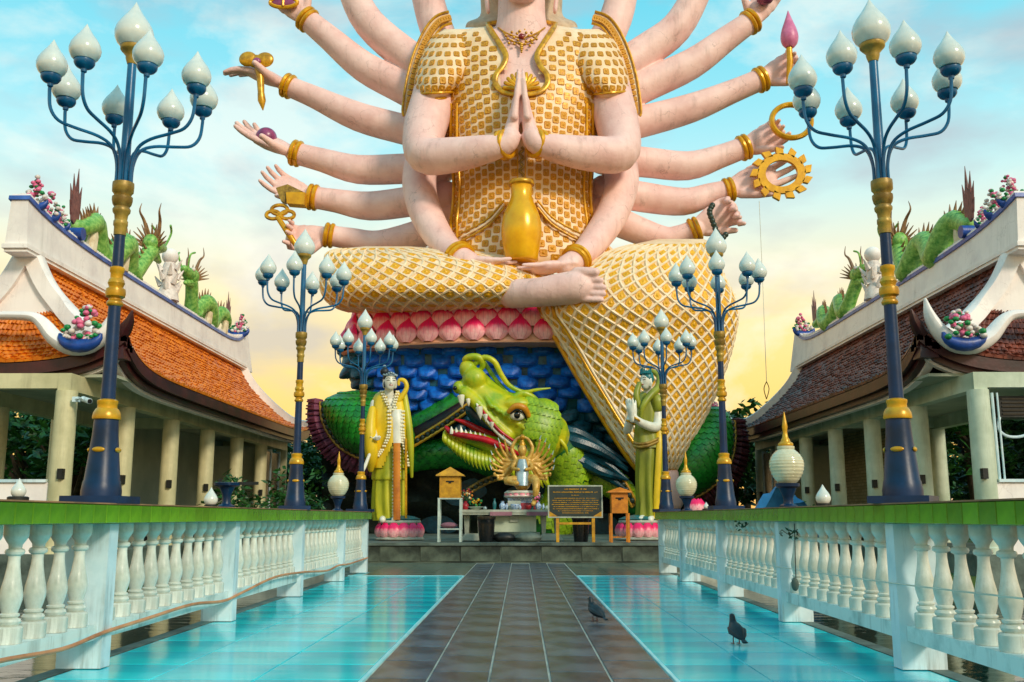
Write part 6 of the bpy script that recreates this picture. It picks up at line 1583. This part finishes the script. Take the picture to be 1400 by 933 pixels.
def vessel(name, px, D, z, r_, h, m, lab, cat, prof=None, grp=None, extra=None):
    c = P(px, 707, D); c.z = z; t = thing(name, c, lab, cat, grp)
    pr = prof or [(.5, 0), (.7, .05), (1, .4), (.9, .6), (.45, .82), (.6, 1)]
    MB().lathe([(a*r_, b_*h) for a, b_ in cr(pr, 2)], 16, c).build('vessel', m, t)
    if extra: extra(c+V((0, 0, h)), t)
    return t
def blooms(cols, n, R0, seed=1):
    def f(c, t):
        r = random.Random(seed)
        for nm, m in cols:
            mb = MB()
            for k in range(n):
                p = c+V((r.gauss(0, R0*.5), r.gauss(0, R0*.5), r.uniform(.0, R0*1.3))); mb.sph(p, r.uniform(.02, .035), 6, 5)
                if nm == 'stems': mb.tube([c, p], .006, 4)
            mb.build(nm, m, t)
    return f
pot = [(.75, 0), (.8, .03), (.95, .5), (1, .85), (1.08, .88), (1.08, 1), (.9, 1)]
def leaves(R0, n=14, seed=2, m='leaf_green'):
    def f(c, t):
        mb = MB(); r = random.Random(seed)
        for k in range(n):
            a = r.uniform(0, 6.28); e = r.uniform(.3, 1.4); d = V((math.cos(a)*math.cos(e), math.sin(a)*math.cos(e), math.sin(e))); sd_ = d.cross(V((0, 0, 1))).normalized()*.03
            p1 = c+d*R0*.6; p2 = c+d*R0-V((0, 0, R0*.25)); mb.add([c-sd_*.4, c+sd_*.4, p1+sd_, p2, p1-sd_], [(0, 1, 2, 4), (4, 2, 3)])
        mb.build('leaves', m, t, smooth=False)
    return f
vessel('black_urn', 665, 23.2, ZP, .20, .58, 'black_glossy', 'black glossy urn standing left of the altar steps', 'urn', pot)
vessel('black_urn', 794, 23.4, ZP, .20, .58, 'black_glossy', 'black urn standing behind the legs of the dark notice board', 'urn', pot)
vessel('offering_vase', 676, 23.85, 1.172, .045, .26, 'teal_plain', 'slim teal bottle on the left half of the altar table', 'bottle')
vessel('offering_vase', 687, 23.9, 1.172, .08, .20, 'china_blue', 'blue and white vase on the altar left of the small golden statue', 'vase')
vessel('offering_vase', 736, 23.9, 1.172, .08, .19, 'china_blue', 'blue vase with pink flowers on the altar right of the small golden statue', 'vase', None, None, blooms((('pink_flowers', 'flower_pink'), ('stems', 'leaf_green')), 9, .11, 3))
vessel('fruit_dish', 650, 24.0, 1.172, .2, .07, 'frame_white', 'white dish heaped with yellow and green fruit at the left end of the altar', 'dish', [(.4, 0), (.5, .2), (1, 1), (.95, 1)], None, blooms((('fruit', 'bright_gold'), ('leaves', 'flower_green')), 12, .14, 4))
vessel('incense_bowl', 704, 23.82, 1.172, .11, .13, 'china_blue', 'low blue bowl on the altar edge before the small golden statue', 'bowl', [(.5, 0), (.9, .4), (1, .9), (.9, 1)])
vessel('incense_bowl', 722, 23.82, 1.172, .085, .11, 'red_paint', 'small red bowl on the altar edge before the small golden statue', 'bowl', [(.5, 0), (.9, .4), (1, .9), (.9, 1)])
vessel('offering_cup', 663, 23.8, 1.172, .05, .08, 'silver', 'small silver cup between the fruit dish and the teal bottle', 'cup')
vessel('offering_cup', 748, 23.85, 1.172, .05, .10, 'frame_white', 'small white cup at the right end of the altar table', 'cup')
vessel('flower_vase', 636, 24.9, 1.172, .09, .22, 'red_paint', 'red vase of orange and white flowers behind the yellow donation box', 'vase', None, None, blooms((('orange_flowers', 'orange_belt'), ('red_flowers', 'red_paint'), ('white_flowers', 'pearl'), ('stems', 'leaf_green')), 10, .22, 6))
vessel('potted_plant', 790, 25.2, 1.0, .10, .16, 'concrete', 'spiky potted plant behind the notice board', 'plant', pot, None, leaves(.55, 34, 5, 'scale_yellowgreen'))
for q, (x, w_) in enumerate(((689, 30), (722, 36))):
    c = P(x, 707, 23.3); t = thing('offering_stone', (c.x, 23.3, ZP), ('low grey stone block at the foot of the altar' if q else 'dark bundle lying on the step below the altar'), 'stone')
    MB().sph((c.x, 23.3, ZP+.10), (w_*.009, .16, .12), 10, 6).build('block', 'concrete' if q else 'dark_metal', t)
# small golden statue on the altar
GS = thing('golden_deity_statue', P(714, 690, 24.4), 'small golden statue with many fanned arms on a lotus stand on the altar', 'statue')
c0 = P(714, 690, 24.4); g = SC(714, 660, 24.4)
MB().frustum((c0.x, 24.4, 1.172), 44*g, .6, 40*g, .5, .16).build('plinth', 'red_paint', GS, smooth=False)
MB().frustum((c0.x, 24.4, 1.334), 36*g, .5, 40*g, .52, .12).build('blue_tier', 'china_blue', GS, smooth=False)
MB().lathe([(22*g, 1.456), (25*g, 1.49), (22*g, 1.53), (25*g, 1.58), (21*g, 1.63)], 24, (c0.x, 24.4, 0)).build('lotus_seat', 'statue_white', GS)
ms = [frame((c0.x+23*g*math.cos(a), 24.4+23*g*math.sin(a), 1.48), (math.cos(a), math.sin(a), .3), (0, 0, 1), (.13, .12, .12)) for a in [2*PI*k/16 for k in range(16)]]
pieces('petal', PET, ms, GS)
b = MB(); Dg = 24.35
ptub(b, [(714, 660, Dg, 12), (714, 645, Dg, 9), (714, 632, Dg, 10), (714, 625, Dg, 5), (714, 620, Dg, 4)], 14, rnd=True)
b.sph(P(714, 616, Dg-.05), (6.2*g, 6*g, 8.2*g), 14, 10)
ptub(b, [(712, 656, Dg-.1, 7), (698, 657, Dg-.3, 6), (692, 658, Dg-.25, 5), (706, 661, Dg-.45, 4)], 10, rnd=True)
ptub(b, [(718, 656, Dg-.1, 7), (731, 656, Dg-.3, 6.5), (733, 668, Dg-.45, 5), (731, 684, Dg-.42, 3.6), (729, 689, Dg-.55, 3.4)], 10, rnd=True)
for s in (-1, 1):
    X = lambda o: 714+s*o
    ptub(b, [(X(9), 628, Dg, 3.5), (X(14), 614, Dg, 2.8), (X(9), 602, Dg, 2.3), (X(3), 598, Dg-.05, 2)], 8, rnd=True)
    ptub(b, [(X(9), 630, Dg, 3.5), (X(13), 640, Dg-.15, 2.8), (X(5), 642, Dg-.35, 2.3)], 8, rnd=True)
    for k, (ex, ey, hx, hy) in enumerate(((20, 618, 24, 604), (24, 622, 31, 608), (27, 628, 36, 616), (28, 634, 40, 624), (28, 640, 42, 633), (27, 645, 41, 642), (25, 650, 38, 650), (21, 653, 33, 656))):
        D_ = Dg+.10+.03*(k % 2); ptub(b, [(X(9), 632, D_, 3), (X(ex*.75), ey*.55+632*.45, D_, 2.7), (X(ex), ey, D_, 2.3), (X(hx), hy, D_-.1, 1.7)], 8, rnd=True)
        b.sph(P(X(hx), hy-2, D_-.12), 2.3*g, 7, 5)
o = b.build('body', 'statue_gold', GS); remesh(o, .016)
rb = Loft([(628, 709, 719, Dg-.16, .06), (640, 706, 722, Dg-.2, .10), (655, 705, 723, Dg-.22, .16), (664, 706, 722, Dg-.3, .14)], 4, .8, 20); m_ = MB(); rb.add(m_); m_.build('robe_front', 'silver', GS)
MB().sph(P(714, 613, Dg), (6.6*g, 6.4*g, 6.8*g), 12, 8).build('hair', 'hair', GS)
MB().lathe([(.075, 0), (.085, .05), (.05, .12), (.02, .22), (.004, .30)], 12, P(714, 611, Dg-.03)).build('crown', 'gold', GS)
MB().sph(P(714, 598, Dg-.05), .07, 10, 8).build('held_jewel', 'gold', GS)
for s in (-1, 1):
    for k, (x, y) in enumerate(((24, 601), (31, 605), (36, 613), (41, 622), (43, 632), (42, 642))):
        MB().tube([P(714+s*x, y, Dg-.05), P(714+s*(x+2), y-6, Dg-.05)], [.018, .006], 6).build('attribute', 'silver', GS)

# ---------------- donation boxes
def donation(px0, px1, D, ztop, zbox, legm, boxm, lab, hip):
    a, b_ = P(px0, 707, D).x, P(px1, 707, D).x; c = (a+b_)/2; w_ = b_-a; t = thing('donation_box', (c, D, ZP), lab, 'donation box', 'donation boxes beside the altar')
    for x in (a+.03, b_-.03):
        for y in (D-.18, D+.18): MB().bb(x-.025, x+.025, y-.025, y+.025, ZP+.002, zbox if hip else zbox+.0).build('leg', legm, t, smooth=False)
    MB().bb(a+.04, b_-.04, D-.2, D+.2, zbox+.001, ztop).build('box', boxm, t, smooth=False)
    MB().bb(c-.09, c+.09, D-.212, D-.201, ztop-.14, ztop-.11).bb(c-.03, c+.03, D-.212, D-.201, ztop-.17, ztop-.14).build('slot', 'dark_metal', t, smooth=False)
    MB().frustum((c, D, ztop+.001), w_+.10, .55, w_+.06, .5, .035).frustum((c, D, ztop+.037), w_+.04, .5, .02, .3 if hip else .5, .17 if hip else .08).build('roof', boxm, t, smooth=False)
    if hip:
        MB().bb(a, b_, D-.2, D+.2, zbox-.03, zbox).build('shelf', legm, t, smooth=False)
        MB().bb(a, b_, D-.2, D+.2, ZP+.28, ZP+.31).build('lower_shelf', legm, t, smooth=False)
    else: MB().bb(a+.03, b_-.03, D-.03, D+.0, ZP+.1, ZP+.13).build('stretcher', boxm, t, smooth=False)
    return t
donation(599, 632, 23.2, P(600, 651, 23).z, P(600, 681, 23).z, 'frame_white', 'wood_yellow', 'yellow roofed donation box on a pale metal stand left of the altar', True)
q = P(614, 707, 23.2); tag(MB().sph((q.x, 23.2, ZP+.38), (.2, .16, .07), 12, 7).build('cloth_bundle', 'mauve'), 'pale bundle of cloth on the lower shelf under the yellow donation box', 'cloth')
donation(833, 860, 23.0, P(840, 674, 23).z, P(840, 702, 23).z, 'wood_orange', 'wood_orange', 'narrow orange donation box on tall legs beside the right attendant statue', False)
# ---------------- notice board with yellow lettering too small to read
D = 23.0; NB = thing('notice_board', P(787, 738, D), 'dark notice board with rows of tiny yellow lettering on golden legs', 'notice board')
a, b_ = P(751, 707, D).x, P(822.5, 707, D).x; z1, z0 = P(787, 665.5, D).z, P(787, 706.5, D).z
MB().bb(a, b_, D, D+.05, z0, z1).build('board', 'board_dark', NB, smooth=False)
for nm, q in (('frame_bar', (a-.03, b_+.03, z1, z1+.03)), ('frame_bar', (a-.03, b_+.03, z0-.03, z0))): MB().bb(q[0], q[1], D-.012, D+.06, q[2], q[3]).build(nm, 'stone_pale', NB, smooth=False)
for q in ((a-.03, a), (b_, b_+.03)): MB().bb(q[0], q[1], D-.012, D+.06, z0+.001, z1-.001).build('frame_bar', 'stone_pale', NB, smooth=False)
for x in (a+.19, b_-.19): MB().bb(x-.035, x+.035, D+.0, D+.06, ZP+.002, z0-.031).build('leg', 'wood_yellow', NB, smooth=False)
MB().bb(a+.23, b_-.23, D+.02, D+.05, z0-.18, z0-.13).build('rail', 'wood_yellow', NB, smooth=False)
for x, s in ((a, 1), (b_, -1)): MB().prism([(x, D-.014, z0), (x+s*.2, D-.014, z0), (x, D-.014, z0+.12)], (0, .01, 0)).build('corner_bracket', 'wood_yellow', NB, smooth=False)
r = random.Random(3); tx = MB(); H = z1-z0
for line, (f, k) in enumerate(((.90, .42), (.80, .85), (.70, .14), (.60, .80), (.53, .88), (.46, .86), (.39, .9), (.32, .84), (.25, .88), (.18, .66), (.11, .5))):
    z = z0+H*f; W_ = (b_-a)*k; x = (a+b_)/2-W_/2; hgt_ = .024 if line < 2 else .016
    while x < (a+b_)/2+W_/2:
        w_ = r.uniform(.008, .02)
        if r.random() > .16: tx.bb(x, x+w_*.8, D-.004, D-.0005, z, z+hgt_*r.uniform(.6, 1)); 
        x += w_
tx.build('lettering', 'gold', NB, smooth=False, kind='stuff')
# lotus bloom sculpture beyond the right balustrade
t = thing('lotus_bloom', (3.5, 19.3, .2), 'pink lotus bloom sculpture beyond the far end of the right balustrade', 'flower sculpture')
c = P(951, 700, 19.3)
pieces('petal', PET, [frame(c+V((.16*math.cos(a), .16*math.sin(a), 0)), (math.cos(a), math.sin(a), .25), (0, 0, 1), (.22, .22, .2)) for a in [2*PI*k/10 for k in range(10)]], t)
MB().tube([c+V((0, 0, -.9)), c+V((0, 0, .05))], .05, 8).build('stem', 'leaf_green', t)
t.location = (c.x, c.y, c.z-.9)
for ch in t.children: ch.location = ch.location+(V((3.5, 19.3, .2))-t.location)

for q, (px_, h_, m_n, wd) in enumerate(((693, .15, 'china_blue', 'blue and white bottle at the left of the offering row before the golden statue'), (699, .19, 'teal_plain', 'tall teal bottle just left of the low blue bowl on the altar'), (711, .12, 'china_blue', 'shortest blue and white bottle, between the two bowls on the altar'), (728, .17, 'teal_plain', 'teal bottle between the red bowl and the blue vase on the altar'), (743, .14, 'china_blue', 'blue and white bottle right of the flower vase on the altar'))):
    vessel('offering_bottle', px_, 23.95 if q % 2 else 23.9, 1.172, .035, h_, m_n, wd, 'bottle', None, 'small bottles among the offerings')
